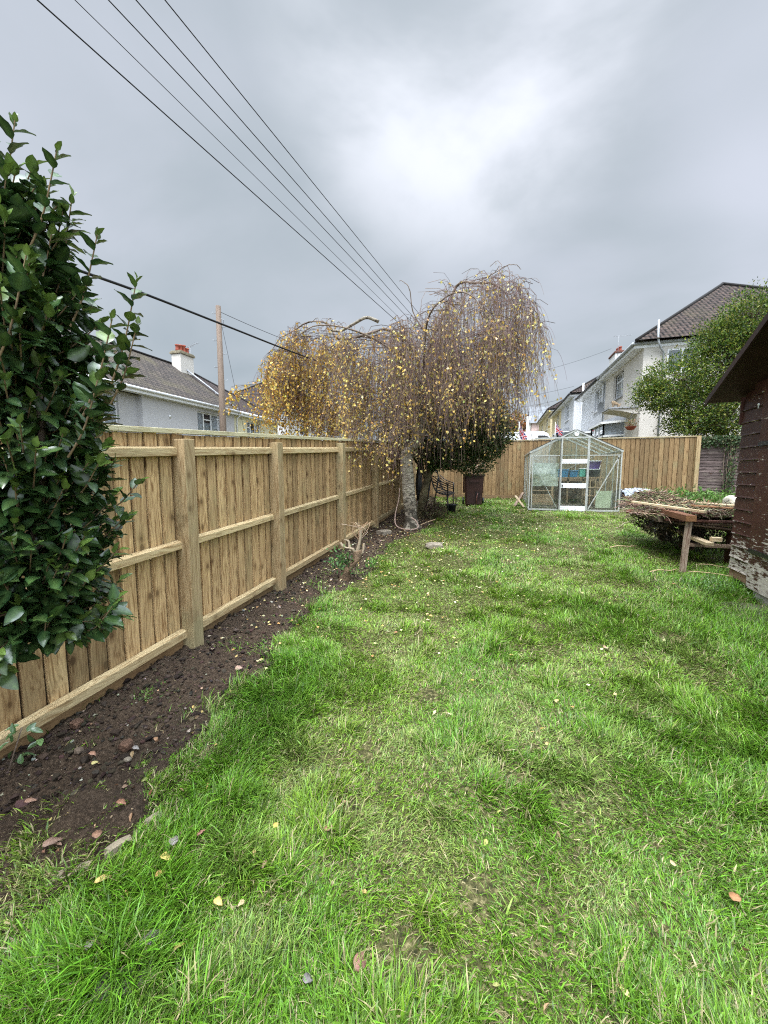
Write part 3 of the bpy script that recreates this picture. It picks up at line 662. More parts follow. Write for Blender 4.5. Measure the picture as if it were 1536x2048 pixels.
def tub(name, label, x, y, z, w, d, h, mt, rim=None, cat='box', lid=False):
    b = MB(); t = .012; k = .90
    def ring(zz, s, mi=0): return [(x+sx*w/2*s, y+sy*d/2*s, zz) for sx, sy in ((-1, -1), (1, -1), (1, 1), (-1, 1))]
    a = ring(z, k); c = ring(z+h, 1); a2 = [(px_+(x-px_)*.08, py_+(y-py_)*.08, z+.01) for px_, py_, _ in a]; c2 = [(px_+(x-px_)*.07, py_+(y-py_)*.07, z+h) for px_, py_, _ in c]
    vs = a+c+c2+a2; fs = [(3, 2, 1, 0)]+[(i, (i+1) % 4, 4+(i+1) % 4, 4+i) for i in range(4)]+[(4+i, 4+(i+1) % 4, 8+(i+1) % 4, 8+i) for i in range(4)]+[(8+i, 8+(i+1) % 4, 12+(i+1) % 4, 12+i) for i in range(4)]+[(12, 13, 14, 15)]
    b.add(vs, fs); e = empty(name, (x, y, z), 0, label, cat); b.build('body', mt, e, wc=True, bevel=.008)
    b = MB(); b.tube([(x+sx*w/2*1.01, y+sy*d/2*1.01, z+h) for sx, sy in ((-1, -1), (1, -1), (1, 1), (-1, 1), (-1, -1))], .010, 6); b.build('rim', rim or mt, e, wc=True)
    if lid: b = MB(); b.box(x-w/2*1.02, x+w/2*1.02, y-d/2*1.02, y+d/2*1.02, z+h+.011, z+h+.03); b.build('lid', rim or mt, e, wc=True, bevel=.006)
tub('storage_box', 'blue plastic box on the greenhouse bench behind the door', 1.52, 11.2, 1.402, .44, .30, .20, M['blueb'])
tub('storage_box', 'small dark blue plastic box right of the larger blue one', 1.86, 11.2, 1.402, .20, .28, .17, M['blueb'])
tub('plant_tray', 'green plastic tub with white rim beside the purple lid', 1.99, 10.7, 1.42, .14, .2, .20, M['greenp'], M['whitep'], 'tub')
o = MB(); o.prism([(2.06, 10.46, 1.61), (2.31, 10.46, 1.61), (2.34, 10.44, 1.79), (2.03, 10.44, 1.79)], (0, .02, 0)); e = empty('propagator_lid', (2.2, 10.45, 1.6), 0, 'purple tray with white rim standing upright in the right of the greenhouse', 'tray'); o.build('panel', M['purpleb'], e, wc=True, bevel=.005)
o = MB(); o.tube([(2.055, 10.44, 1.60), (2.315, 10.44, 1.60), (2.35, 10.42, 1.80), (2.02, 10.42, 1.80), (2.055, 10.44, 1.60)], .011, 6); o.build('rim', M['whitep'], e, wc=True)
tub('storage_box', 'dark box under the purple tray in the greenhouse', 2.19, 10.55, 1.42, .30, .25, .17, M['blackp'])
rs = empty('plant_rack', (2.2, 10.6, .74), 0, 'tall dark wooden rack of slats inside the right of the greenhouse', 'rack')
for x in (2.02, 2.13, 2.24, 2.37):
    b = MB(); b.box(x-.014, x+.014, 10.42, 10.45, .74, 1.40, tintv()); b.build('upright', M['stagez'], rs, wc=True)
for z in (.95, 1.15, 1.39):
    b = MB(); b.box(1.99, 2.41, 10.40, 10.70, z, z+.022, tintv()); b.build('shelf', M['stagew'], rs, wc=True)
b = MB(); b.box(2.42, 2.47, 10.9, 10.94, .74, 1.95, (.6, .4, .2)); o = b.build('wooden_post', M['stagez']); tag(o, 'brown upright timber leaning in the right rear of the greenhouse', 'timber')
b = MB(); b.prism([(2.17, 9.99, .70), (2.48, 9.99, .70), (2.50, 10.02, 1.10), (2.18, 10.02, 1.10)], (0, .012, 0)); o = b.build('board', M['greyp']); tag(o, 'pale green square board leaning behind the lower right greenhouse pane', 'board')
b = MB(); b.box(GX0+.03, GX1-.03, GY0+.03, GY1-.03, .60, .705); o = b.build('greenhouse_floor', M_simple('damp_earth_floor', (.07, .055, .04), .9, .4)); tag(o, kind='structure')

# ================================================================== SHED
def M_shed():
    m, g = new_mat('flaking_brown_shed_paint'); tcd = g.n('ShaderNodeTexCoord'); ob = tcd.outputs['Object']
    n = g.noise(ob, 9, 6, .7); mp = g.n('ShaderNodeMapping', {0: ob, 3: (4, 4, 26)}).outputs[0]; n2 = g.noise(mp, 2.2, 6, .68, .5)
    z = g.n('ShaderNodeSeparateXYZ', {0: ob}).outputs[2]
    low = g.mapr(z, 0.05, 0.80, .17, 0.0)
    zf = g.m('FRACT', g.m('DIVIDE', g.m('SUBTRACT', z, .17), .128)); low = g.m('ADD', low, g.m('MULTIPLY', g.m('ADD', g.mapr(zf, .0, .10, 1.0, 0.0), g.mapr(zf, .90, .97, 0.0, 1.0)), .065))
    wear = g.mapr(g.m('ADD', g.m('ADD', g.m('MULTIPLY', n2, .62), g.m('MULTIPLY', n, .38)), low), .590, .640, 0, 1)
    paint = g.ramp(n, [(.3, (.042, .015, .011)), (.7, (.072, .028, .020))]); a = g.n('ShaderNodeVertexColor', layer_name='tint').outputs[0]
    paint = g.mix(1.0, paint, a, 'MULTIPLY')
    bare = g.ramp(n2, [(.3, (.30, .26, .22)), (.7, (.60, .55, .49))])
    c = g.mix(wear, paint, bare); finish(g, c, .55, g.m('ADD', n2, g.m('MULTIPLY', wear, -.35)), .5, .004, .35); return m
M['shed'] = M_shed()
SO = Vector((2.435, 5.03, gf(2.43, 5.0))); sang = R(-4.0)
she = empty('garden_shed', SO, sang, 'brown painted timber shed with flaking weatherboards at the right edge', 'shed')
# local frame: origin at the far front corner; -Y runs towards the viewer along the front, +X goes back into the shed
WB, HT, DEPTH, LEN = 0.17, 2.00, 1.9, 2.7
b = MB(); z = WB; k = 0
while z < 3.2:
    h = .122; c = random.uniform(.85, 1.15)
    ya, yb_ = -0.005, -0.43    # short boards left of the door
    zt = HT+0.0
    def brd(y0, y1, zz, hh):
        b.add([(-.006, y0, zz), (.012, y0, zz), (.012, y0, zz+hh), (.001, y0, zz+hh), (-.006, y1, zz), (.012, y1, zz), (.012, y1, zz+hh), (.001, y1, zz+hh)],
              [(0, 1, 2, 3), (7, 6, 5, 4), (0, 4, 5, 1), (1, 5, 6, 2), (2, 6, 7, 3), (3, 7, 4, 0)], (c, c, c))
        # rounded shadow-gap lip at the board's foot
        b.add([(-.006, y0, zz), (-.013, y0, zz+.004), (-.0062, y0, zz+.020), (-.006, y1, zz), (-.013, y1, zz+.004), (-.0062, y1, zz+.020)], [(0, 1, 4, 3), (1, 2, 5, 4)], (c, c, c))
    # gable: the front rises with the roof, board ends are cut by the roof slope
    ymin = -LEN if z > HT+.03 else None
    top = z+h
    if top < HT: brd(ya, yb_, z, h); brd(-1.35, -LEN, z, h)
    else:
        yc = -(top-HT)/math.tan(R(25))-0.02; brd(min(ya, yc), max(-LEN-yc, -LEN), z, h)
    z += h+.006; k += 1
    if z-HT > 0.72: break
o = b.build('weatherboards', M['shed'], she)
b = MB(); b.box(.0125, .03, -LEN, 0, WB, HT+.02); b.box(.03, DEPTH, -.02, 0, WB, HT); b.build('wall', M['shed'], she)
b = MB(); b.box(-.020, .012, 0.0015, .022, HT-.30, HT-.02, (1.5, 1.5, 1.5)); b.build('corner_strip', M['shed'], she)
dsh = MB()
for i in range(8): y1 = -.435-i*.112; dsh.box(-.030, -.008, y1-.110, y1, WB-.10, HT-.02, (random.uniform(.9, 1.2),)*3)
dd = dsh.build('door', M['shed'], she, bevel=.002)
for z_ in (.42, 1.45): h = MB(); h.box(-.045, -.031, -.80, -.45, z_, z_+.04); h.build('hinge', M['blackp'], dd)
b = MB(); b.box(.0, .04, -LEN, -.01, WB-.085, WB-.004, (.9, .9, .9)); b.box(.045, .1, -LEN, -.01, WB-.075, WB-.004); b.build('floor_bearer', M['oldwood'], she)
M['conc'] = M_simple('concrete_block', (.30, .285, .25), .9, .25, 6, .6)
for y_ in (-.55, -1.6, -2.5): b = MB(); b.box(-.02, .22, y_-.42, y_, -.25, WB-.088); b.build('foundation_block', M['conc'], she, bevel=.006)
# roof: verge overhangs towards the lawn, ridge runs back over the shed
OV = .28; tn = math.tan(R(25)); t_ = .05
M['felt'] = M_simple('dark_roofing_felt', (.022, .021, .022), .85, .3, 20, .5)
M['soffit'] = M_simple('dark_brown_roof_boards', (.026, .011, .008), .6, .3, 5, .2)
b = MB(); e0 = .10; yr = -LEN/2
for s in (0, 1):
    def Y(y): return y if s == 0 else -LEN-y
    P = [(-OV, Y(e0), HT-e0*tn), (-OV, Y(yr), HT-yr*tn)]
    b.prism([P[0], P[1], (P[1][0], P[1][1], P[1][2]+.022), (P[0][0], P[0][1], P[0][2]+.022)], (DEPTH+OV+.1, 0, 0))
b.build('roof_boards', M['soffit'], she)
b = MB()
for s in (0, 1):
    def Y(y): return y if s == 0 else -LEN-y
    P = [(-OV-.01, Y(e0+.012), HT-e0*tn+.018), (-OV-.01, Y(yr), HT-yr*tn+.026)]
    b.prism([P[0], P[1], (P[1][0], P[1][1], P[1][2]+.012), (P[0][0], P[0][1], P[0][2]+.012)], (DEPTH+OV+.12, 0, 0))
b.build('roof_felt', M['felt'], she)
b = MB()
for s in (0, 1):
    def Y(y): return y if s == 0 else -LEN-y
    b.prism([(-OV-.022, Y(e0+.005), HT-e0*tn-.035), (-OV-.022, Y(yr), HT-yr*tn-.035), (-OV-.022, Y(yr), HT-yr*tn+.030), (-OV-.022, Y(e0+.005), HT-e0*tn+.030)], (.018, 0, 0))
b.build('bargeboard', M['soffit'], she)
b = MB(); b.tube([(-.034, -.385, HT-.15), (-.045, -.385, HT-.15)], .014, 8); b.tube([(-.04, -.385, HT-.15), (-.04, -.385, HT-.19)], .006, 5); b.build('hook', M['whitep'], she)
o = MB(); o.lathe([(0.001, 0), (.30, 0), (.31, .035), (.27, .06), (.001, .07)], 2.18, 4.02, gf(2.18, 4.02)-.02, 14, wob=.05); o = o.build('paving_stone', M_simple('mossy_slab', (.10, .10, .06), .9, .4, 9, .7)); tag(o, 'rough dark mossy stone slab in the grass at the foot of the shed', 'stone')

# ================================================================== TREES
birch = empty('weeping_birch_tree', (-1.60, 7.22, gf(-1.6, 7.22)-.05), 0, 'weeping birch with pale trunk and yellow autumn leaves by the fence', 'tree')
def M_birch():
    m, g = new_mat('birch_bark'); ob = g.n('ShaderNodeTexCoord').outputs['Object']
    n = g.noise(g.n('ShaderNodeMapping', {0: ob, 3: (6, 6, 22)}).outputs[0], 1.6, 5, .65, .6); n2 = g.noise(ob, 9, 6, .7); n3 = g.noise(ob, 3, 4, .6)
    z = g.n('ShaderNodeSeparateXYZ', {0: ob}).outputs[2]
    c = g.ramp(n3, [(.3, (.20, .17, .13)), (.7, (.40, .36, .29))])
    c = g.mix(g.mapr(n, .50, .58, 0, .85), c, (.06, .045, .035)); low = g.mapr(z, .25, 1.0, .16, 0)
    c = g.mix(g.mapr(g.m('ADD', n2, low), .60, .68, 0, .9), c, (.035, .03, .022)); c = g.mix(g.mapr(n3, .55, .75, 0, .5), c, (.20, .20, .10))
    finish(g, c, .8, g.m('ADD', n, n2), .8, .015, .2); return m
M['birchbark'] = M_birch()
bx = lambda x, z, y=7.22: (x+1.60, y-7.22, z-birch.location.z)
def smooth_path(pts, n):
    pts = np.array(pts, float); t = np.linspace(0, len(pts)-1, n); i = np.clip(t.astype(int), 0, len(pts)-2); f = (t-i)[:, None]
    p0 = pts[np.clip(i-1, 0, None)]; p1 = pts[i]; p2 = pts[i+1]; p3 = pts[np.clip(i+2, None, len(pts)-1)]
    return .5*((2*p1)+(-p0+p2)*f+(2*p0-5*p1+4*p2-p3)*f**2+(-p0+3*p1-3*p2+p3)*f**3)
trk = smooth_path([bx(-1.60, .40), bx(-1.615, .62), bx(-1.66, 1.15), bx(-1.70, 1.75), bx(-1.665, 1.93), bx(-1.53, 2.06, 7.26), bx(-1.47, 2.35, 7.28), bx(-1.42, 2.85, 7.25), bx(-1.36, 3.30, 7.22)], 34)
rr = np.interp(np.linspace(0, 1, 34), [0, .08, .2, .5, .62, .8, 1], [.20, .145, .118, .112, .118, .10, .085])
b = MB(); n = 18; vs = []
for i, p in enumerate(trk):
    for k in range(n):
        a = 2*math.pi*k/n; r = rr[i]*(1+.10*math.sin(3*a+i*.25)+.07*(vnoise(a*1.6, i*.5, 3)-.5)*2+(.30*max(0, 1-i/4)*abs(math.sin(2.5*a))))
        vs.append((p[0]+r*math.cos(a), p[1]+r*math.sin(a), p[2]))
b.add(vs, [(i*n+k, i*n+(k+1) % n, (i+1)*n+(k+1) % n, (i+1)*n+k) for i in range(33) for k in range(n)], smooth=True); b.build('trunk', M['birchbark'], birch)
def limb(name, pts, r0, r1, par=birch, mt='branch', nseg=26, wig=.03, seed=1):
    p = smooth_path(pts, nseg); g_ = np.random.default_rng(seed); p += np.cumsum(g_.normal(0, wig, p.shape), 0)*.35*np.linspace(0, 1, nseg)[:, None]
    b = MB(); b.tube(p.tolist(), list(np.linspace(r0, r1, nseg)), 8); b.build(name, M[mt], par); return p
limbs = [limb('limb', [bx(-1.40, 3.1), bx(-1.55, 3.75, 7.1), bx(-2.0, 4.10, 7.0), bx(-2.45, 4.02, 6.95), bx(-2.93, 3.98, 6.9), bx(-3.10, 4.25, 6.9), bx(-3.45, 4.32, 6.9), bx(-3.8, 4.18, 6.9), bx(-4.1, 4.05, 6.9), bx(-4.35, 3.75, 6.9)], .034, .006, seed=2),
 limb('limb', [bx(-1.38, 3.2), bx(-1.25, 3.9), bx(-1.0, 4.45, 7.3), bx(-.82, 4.84, 7.3), bx(-.5, 4.78, 7.2), bx(-.15, 4.68, 7.15), bx(.1, 4.4, 7.1), bx(.3, 3.9, 7.05), bx(.42, 3.4, 7.0)], .036, .005, seed=3),
 limb('limb', [bx(-1.38, 3.2), bx(-1.1, 3.75, 7.6), bx(-.6, 4.15, 7.9), bx(0.0, 4.1, 8.0), bx(.4, 3.6, 8.05)], .028, .004, seed=4),
 limb('limb', [bx(-1.40, 3.1), bx(-1.75, 3.7, 7.5), bx(-2.3, 4.15, 7.7), bx(-3.0, 4.35, 7.8), bx(-3.7, 4.1, 7.9), bx(-4.1, 3.5, 7.9)], .028, .004, seed=5),
 limb('limb', [bx(-1.38, 3.2), bx(-1.3, 3.7, 6.8), bx(-1.1, 4.05, 6.3), bx(-.6, 4.1, 5.95), bx(-.2, 3.6, 5.8)], .026, .004, seed=6),
 limb('limb', [bx(-1.40, 3.1), bx(-1.8, 3.6, 6.7), bx(-2.4, 3.95, 6.35), bx(-3.1, 4.0, 6.15), bx(-3.6, 3.5, 6.1)], .026, .004, seed=7),
 limb('limb', [bx(-.5, 4.78, 7.2), bx(-.1, 4.93, 7.2), bx(.1, 4.93, 7.1), bx(.22, 4.84, 7.1)], .009, .004, seed=8),
 limb('limb', [bx(-1.25, 3.9), bx(-1.55, 4.35, 7.1), bx(-1.60, 4.75, 7.0), bx(-1.75, 4.9, 7.0)], .014, .004, seed=9)]
# the pale bare piece of limb that shows on the left shoulder
limb('limb', [bx(-2.95, 4.05, 6.6), bx(-2.75, 4.0, 6.55), bx(-2.5, 4.06, 6.5), bx(-2.25, 4.16, 6.5), bx(-2.05, 4.12, 6.6)], .018, .030, mt='birchbark', seed=10, wig=.008)
envx = np.array([-4.79, -4.36, -3.95, -3.67, -3.2, -2.82, -2.4, -2.22, -1.84, -1.37, -1.19, -.98, -.80, -.42, 0.0, .31, .54, .664, .72])
envt = np.array([3.35, 3.90, 4.22, 4.38, 4.38, 4.36, 4.15, 4.10, 4.10, 4.25, 4.52, 4.80, 4.92, 4.78, 4.74, 4.55, 3.95, 3.4, 3.0])
envb = np.interp(envx, [-4.79, -4.4, -3.5, -2.85, -2.2, -1.6, -.89, -.02, .48, .72], [2.72, 2.45, 2.08, 1.70, 1.75, 1.95, 2.10, 2.25, 2.45, 2.6])
def hang(n, seed):
    r = np.random.default_rng(seed); nc = 230; q_ = r.random(nc); uc = r.uniform(-4.38, .58, nc); uc = np.where(q_ < .12, np.clip(r.normal(-.5, .45, nc), -4.6, .62), np.where(q_ < .28, np.clip(r.normal(-1.7, .6, nc), -4.6, .62), np.where(q_ < .37, np.clip(r.normal(-3.85, .36, nc), -4.36, -3), uc)))
    dc = r.normal(0, .75, nc).clip(-1.2, 1.6); fc_ = r.random(nc)**1.5; ci = r.integers(0, nc, n)
    u = np.minimum(uc[ci], .48)+r.normal(0, .10, n); dy = dc[ci]+r.normal(0, .09, n)
    top = np.interp(u, envx, envt)+r.normal(0, .05, n); bot = np.interp(u, envx, envb)+(r.normal(0, .27, nc))[ci]
    f = (fc_[ci]+r.normal(0, .05, n)).clip(0, 1)
    zt = top-np.abs(dy)*.28-f*(top-bot)*.60; 
    ln = (zt-bot)*r.uniform(.30, 1.16, n)+r.normal(0, .08, n); ln = np.clip(ln, .25, 2.4)
    K = 12; t = np.linspace(0, 1, K)[None]
    cxo = np.interp(u, [-4.8, -3.0, -1.4, -.5, .7], [-.30, -.10, 0, .05, .28])   # twigs arch outwards before falling
    side = (r.normal(0, .22, nc))[ci]+r.normal(0, .10, n)+cxo; lean_ = (u+1.6)*np.where(u > -1.6, .05, .08)+(r.normal(0, .10, nc))[ci]+r.normal(0, .05, n); sdy = dy*.12+r.normal(0, .08, n)
    start = np.stack([u-side*.9, 7.2+dy-sdy, zt], -1)
    arch = np.minimum(1, t*3.2)
    Px = start[:, 0:1]+(lean_*ln)[:, None]*t**1.2+side[:, None]*(1-(1-arch)**2)+r.normal(0, .020, (n, K)).cumsum(1)
    Py = start[:, 1:2]+sdy[:, None]*(1-(1-arch)**2)+r.normal(0, .020, (n, K)).cumsum(1)
    Pz = start[:, 2:3]+.16*np.sin(np.minimum(1, t*2.6)*math.pi)*np.minimum(1, ln[:, None])-ln[:, None]*t**1.25
    P = np.stack([Px, Py, Pz], -1); Rr = np.linspace(.0044, .0013, K)[None]*r.uniform(.6, 1.3, (n, 1)); return P, Rr, u, ln
Pt, Rt, ut, lnt = hang(2500, 11)
loc = np.array(birch.location)
# side twiglets
sel = rng.integers(0, len(Pt), 9500); ki = rng.integers(1, 9, 9500); base = Pt[sel, ki]; K = 6; t = np.linspace(0, 1, K)[None]
ll = rng.uniform(.12, .45, 9500); az = rng.uniform(0, 6.28, 9500); sp = rng.uniform(.2, .85, 9500)*ll
P2 = np.stack([base[:, 0:1]+np.cos(az)[:, None]*sp[:, None]*t**.6, base[:, 1:2]+np.sin(az)[:, None]*sp[:, None]*t**.6, base[:, 2:3]-ll[:, None]*t**1.5], -1)
R2 = np.linspace(.0022, .0012, K)[None]*np.ones((9500, 1))
colt = pick([(1.0, 1.0, 1.0), (1.5, 1.25, 1.2), (.8, .75, .9), (1.9, 1.55, 1.35)], len(Pt), .2); col2 = pick([(1.1, 1.0, 1.0), (1.6, 1.3, 1.25), (.85, .75, .9)], 9500, .2)
V, F, c = merge([tubes(Pt-loc, Rt, 3, colt*1.0), tubes(P2-loc, R2, 3, col2*1.0)])
M['birchtwig'] = M_leaf('birch_twig_bark', None, .7, 0.0, .2)
link('hanging_twigs', np_mesh('hanging_twigs', V, F, c*np.array((.150, .104, .082))), M['birchtwig'], birch)
def scatter_on(P, n, wt, kmin=1):
    sel = rng.choice(len(P), n, p=wt/wt.sum()); K = P.shape[1]; kk = rng.uniform(kmin, K-1.01, n); i = kk.astype(int); f = (kk-i)[:, None]
    return P[sel, i]*(1-f)+P[sel, np.minimum(i+1, K-1)]*f
wt = np.interp(ut, [-4.8, -3.9, -3.2, -2.2, -1.2, -.3, .3, .7], [2.4, 2.9, 2.0, .95, .65, .80, .55, .4])
LP = scatter_on(Pt, 19000, wt); LP = LP[(rng.random(len(LP)) < np.interp(LP[:, 2], [1.7, 2.5, 3.3, 4.2, 5.0], [.9, 1, .85, .5, .45]))]
LP2 = scatter_on(P2, 8000, np.interp(P2[:, 0, 0], [-4.8, -3.9, -3.2, -2.2, .7], [2.4, 2.8, 2.0, .8, .5]))
LP = np.concatenate([LP, LP2]); n = len(LP); LP = LP+rng.normal(0, .012, (n, 3))
A = np.stack([rng.normal(0, .45, n), rng.normal(0, .45, n), -np.ones(n)*rng.uniform(.3, 1.2, n)], -1); Nn = unit(n)
warm = sstep(-1.6, -4.3, LP[:, 0]+rng.normal(0, .5, len(LP)))[:, None]
cy_ = pick([(.70, .48, .11), (.76, .58, .19), (.56, .35, .08), (.72, .62, .30), (.36, .24, .07), (.46, .42, .12)], n, .18, [.28, .22, .16, .16, .10, .08]); cw = pick([(.62, .37, .05), (.70, .47, .09), (.50, .26, .04), (.62, .48, .13)], n, .18)
V, F, c = leaves(LP-loc, A, Nn, rng.uniform(.036, .060, n), rng.uniform(.028, .048, n), T_DIAMOND, (cy_*(1-warm)+cw*warm)*rng.uniform(.75, 1.15, (n, 1)))
link('leaves', np_mesh('leaves', V, F, c), M['softleaf'], birch)

def leafy(name, label, cat, trunk_pts, r0, r1, blobs_, n, cols, size, aspect=.5, gl='softleaf', base=None, group=None, twigs=400, barkmat='darkbark', up=0.15, shell=.55, lumpy=.32, crown='crown'):
    """broadleaf tree: trunk, limbs to every clump, thousands of leaf faces on the clumps' outer shells"""
    base = trunk_pts[0]; e = empty(name, base, 0, label, cat, group); L0 = np.array(base)
    if r0 > 0:
        b = MB(); p = smooth_path([np.array(q)-L0 for q in trunk_pts], 16); b.tube(p.tolist(), list(np.linspace(r0, r1, 16)), 10)
        top = p[-1]
        for (cx_, cy2, cz, rx, ry, rz) in blobs_:
            q = np.array((cx_, cy2, cz))-L0; st_ = p[rng.integers(7, 16)]; mid = (st_+q)/2+np.array((0, 0, .12)); pp = smooth_path([st_, mid, q], 8); b.tube(pp.tolist(), list(np.linspace(r1*.6, .008, 8)), 6)
        b.build('trunk', M[barkmat], e)
    vol = np.array([bb[3]*bb[4]+bb[4]*bb[5]+bb[3]*bb[5] for bb in blobs_]); pr = vol/vol.sum(); k = rng.choice(len(blobs_), n, p=pr); B = np.array(blobs_)[k]
    d = unit(n); lump = 1+lumpy*(fbm(d[:, 0]*2.6+k*7, d[:, 2]*2.6+d[:, 1]*2.1, 1.9, 4, 8)-.5)*2.4
    rad = (shell+(1-shell)*rng.random(n)**.5)*lump*np.where(rng.random(n) < .10, rng.uniform(1, 1.25, n), 1)
    P = B[:, :3]+d*B[:, 3:6]*rad[:, None]-L0
    A = d*.7+unit(n)*.8+np.array([0, 0, up]); Nn = unit(n)*.8+np.array([0, 0, .9])+d*.5
    cc = pick(cols, n, .2)
    patch = fbm(P[:, 0]*1.0+3, P[:, 2]*1.0, 2.2, 2, 12)[:, None]; cc = cc*(.75+.55*patch)
    L = rng.uniform(.7, 1.3, n)*size
    V, F, c = leaves(P, A, Nn, L, L*aspect*rng.uniform(.8, 1.2, n), T_DIAMOND, cc)
    link(crown, np_mesh(crown, V, F, c), M[gl], e)
    if twigs:
        j = rng.integers(0, n, twigs); Q = P[j]; cen = B[j, :3]-L0; t = np.linspace(0, 1, 5)[None, :, None]; PT = cen[:, None]*(1-t)+Q[:, None]*t+rng.normal(0, .02, (twigs, 5, 3))
        V, F, c = tubes(PT, np.linspace(.007, .002, 5)[None]*np.ones((twigs, 1)), 3); link('twigs', np_mesh('twigs', V, F, c), M['twig'], e)
    return e
leafy('evergreen_tree', 'dark green bushy tree with a leaning mossy trunk behind the birch', 'tree', [(-1.66, 8.40, .50), (-1.60, 8.4, 1.0), (-1.46, 8.45, 1.6), (-1.36, 8.5, 2.1)], .095, .06,
      [(-1.2, 8.5, 2.35, .75, .7, .50), (-.45, 8.4, 2.25, .62, .6, .42), (-.95, 8.4, 1.80, .50, .45, .22), (-.25, 8.5, 2.05, .34, .4, .26), (-1.9, 8.7, 2.75, .70, .6, .50), (-.7, 8.8, 2.9, .8, .6, .5), (-2.4, 8.8, 2.4, .35, .4, .30), (-1.25, 8.3, 1.75, .3, .3, .2), (-.55, 8.35, 1.72, .42, .4, .25), (-1.5, 8.3, 2.2, .5, .4, .5), (-.1, 8.5, 2.32, .42, .4, .32), (-1.2, 8.7, 3.05, 1.0, .7, .50), (-.45, 8.6, 2.75, .65, .6, .45)],
      42000, [(.030, .065, .016), (.022, .05, .014), (.06, .10, .022), (.10, .10, .03), (.045, .06, .02)], .050, .62, twigs=600)
for _ in (0,): pass
leafy('garden_tree', 'large green small-leaved tree rising above the old lap panels by the shed', 'tree', [(6.1, 13.6, .8), (6.1, 13.6, 2.0), (6.0, 13.5, 3.4)], .16, .10,
      [(5.0, 13.6, 4.15, 1.0, .9, .75), (4.45, 13.4, 3.75, .70, .6, .42), (5.6, 13.4, 3.3, 1.1, .9, .8), (6.3, 13.6, 4.6, 1.2, 1.0, 1.0), (6.6, 13.6, 5.75, .85, .8, .75), (5.9, 13.6, 5.25, .75, .7, .6), (7.4, 13.8, 5.0, 1.2, 1.0, 1.3), (5.2, 13.2, 2.95, .70, .6, .42), (6.5, 13.2, 2.9, 1.1, .6, .6), (4.2, 13.5, 4.05, .35, .4, .3)],
      62000, [(.095, .155, .022), (.050, .100, .016), (.150, .200, .028), (.20, .22, .032), (.028, .060, .013)], .066, .48, twigs=900, up=.3, shell=.45, lumpy=.60)
# ivy over the old panel
n = 2300; P = np.stack([rng.uniform(4.95, 6.6, n), 12.04+rng.normal(0, .04, n), 2.47-np.abs(rng.normal(0, .12, n))], -1)
m_ = (np.abs(P[:, 0]-5.67) < .10); kk = rng.random(n) < .16; P[kk, 0] = 5.68+rng.normal(0, .07, kk.sum()); P[kk, 2] = rng.uniform(.9, 2.3, kk.sum()); 
e = empty('ivy', (5.7, 12.05, .85), 0, 'dark ivy spilling over the top of the old lap panel beside the shed', 'ivy')
V, F, c = leaves(P-np.array(e.location), unit(n)*.6+np.array([0, 0, -.8]), unit(n)*.5+np.array([0, -1., .4]), rng.uniform(.035, .065, n), rng.uniform(.03, .055, n), T_DIAMOND, pick([(.03, .06, .015), (.05, .09, .02), (.02, .04, .012), (.09, .09, .04)], n, .2))
link('leaves', np_mesh('leaves', V, F, c), M['softleaf'], e)
V, F, c = tubes(np.stack([np.stack([5.68+rng.normal(0, .05)+rng.normal(0, .02, 8).cumsum(), np.full(8, 12.06), np.linspace(.8, 2.4, 8)], -1) for _ in range(9)])-np.array(e.location), np.full((9, 8), .008), 5); link('stem', np_mesh('stem', V, F, c), M['branch'], e)

# ================================================================== BAY SHRUB (close, left)
AXC, AYC = -1.64, 0.93     # where its stems stand
bay = empty('bay_shrub', (AXC-.34, AYC-.36, gf(AXC-.34, AYC-.36)-.03), 0, 'tall dark glossy bay shrub with serrated leaves filling the left edge', 'shrub')
L0 = np.array(bay.location)
# radius of the crown by height
hz_ = np.array([.78, .88, 1.00, 1.15, 1.35, 1.60, 1.85, 2.05, 2.25, 2.45, 2.7]); hr_ = np.array([.14, .25, .29, .305, .30, .315, .32, .29, .235, .15, .06])
stems = []
for k in range(5):
    a = k*1.3; stems.append(smooth_path([(AXC-.34+.05*math.cos(a), AYC-.36+.05*math.sin(a), L0[2]), (AXC-.22+.05*math.cos(a), AYC-.24+.05*math.sin(a), .8), (AXC+.05*math.cos(a), AYC-.02+.05*math.sin(a), 1.2), (AXC+.16*math.cos(a), AYC+.16*math.sin(a), 1.6), (AXC+.10*math.cos(a+.5), AYC+.10*math.sin(a+.5), 2.25)], 14))
b = MB()
for s in stems: b.tube((s-L0).tolist(), list(np.linspace(.022, .007, 14)), 7)
b.build('stem', M['branch'], bay)
shoots, lp, la, ln_, ll, lw, lc = [], [], [], [], [], [], []
TW = []
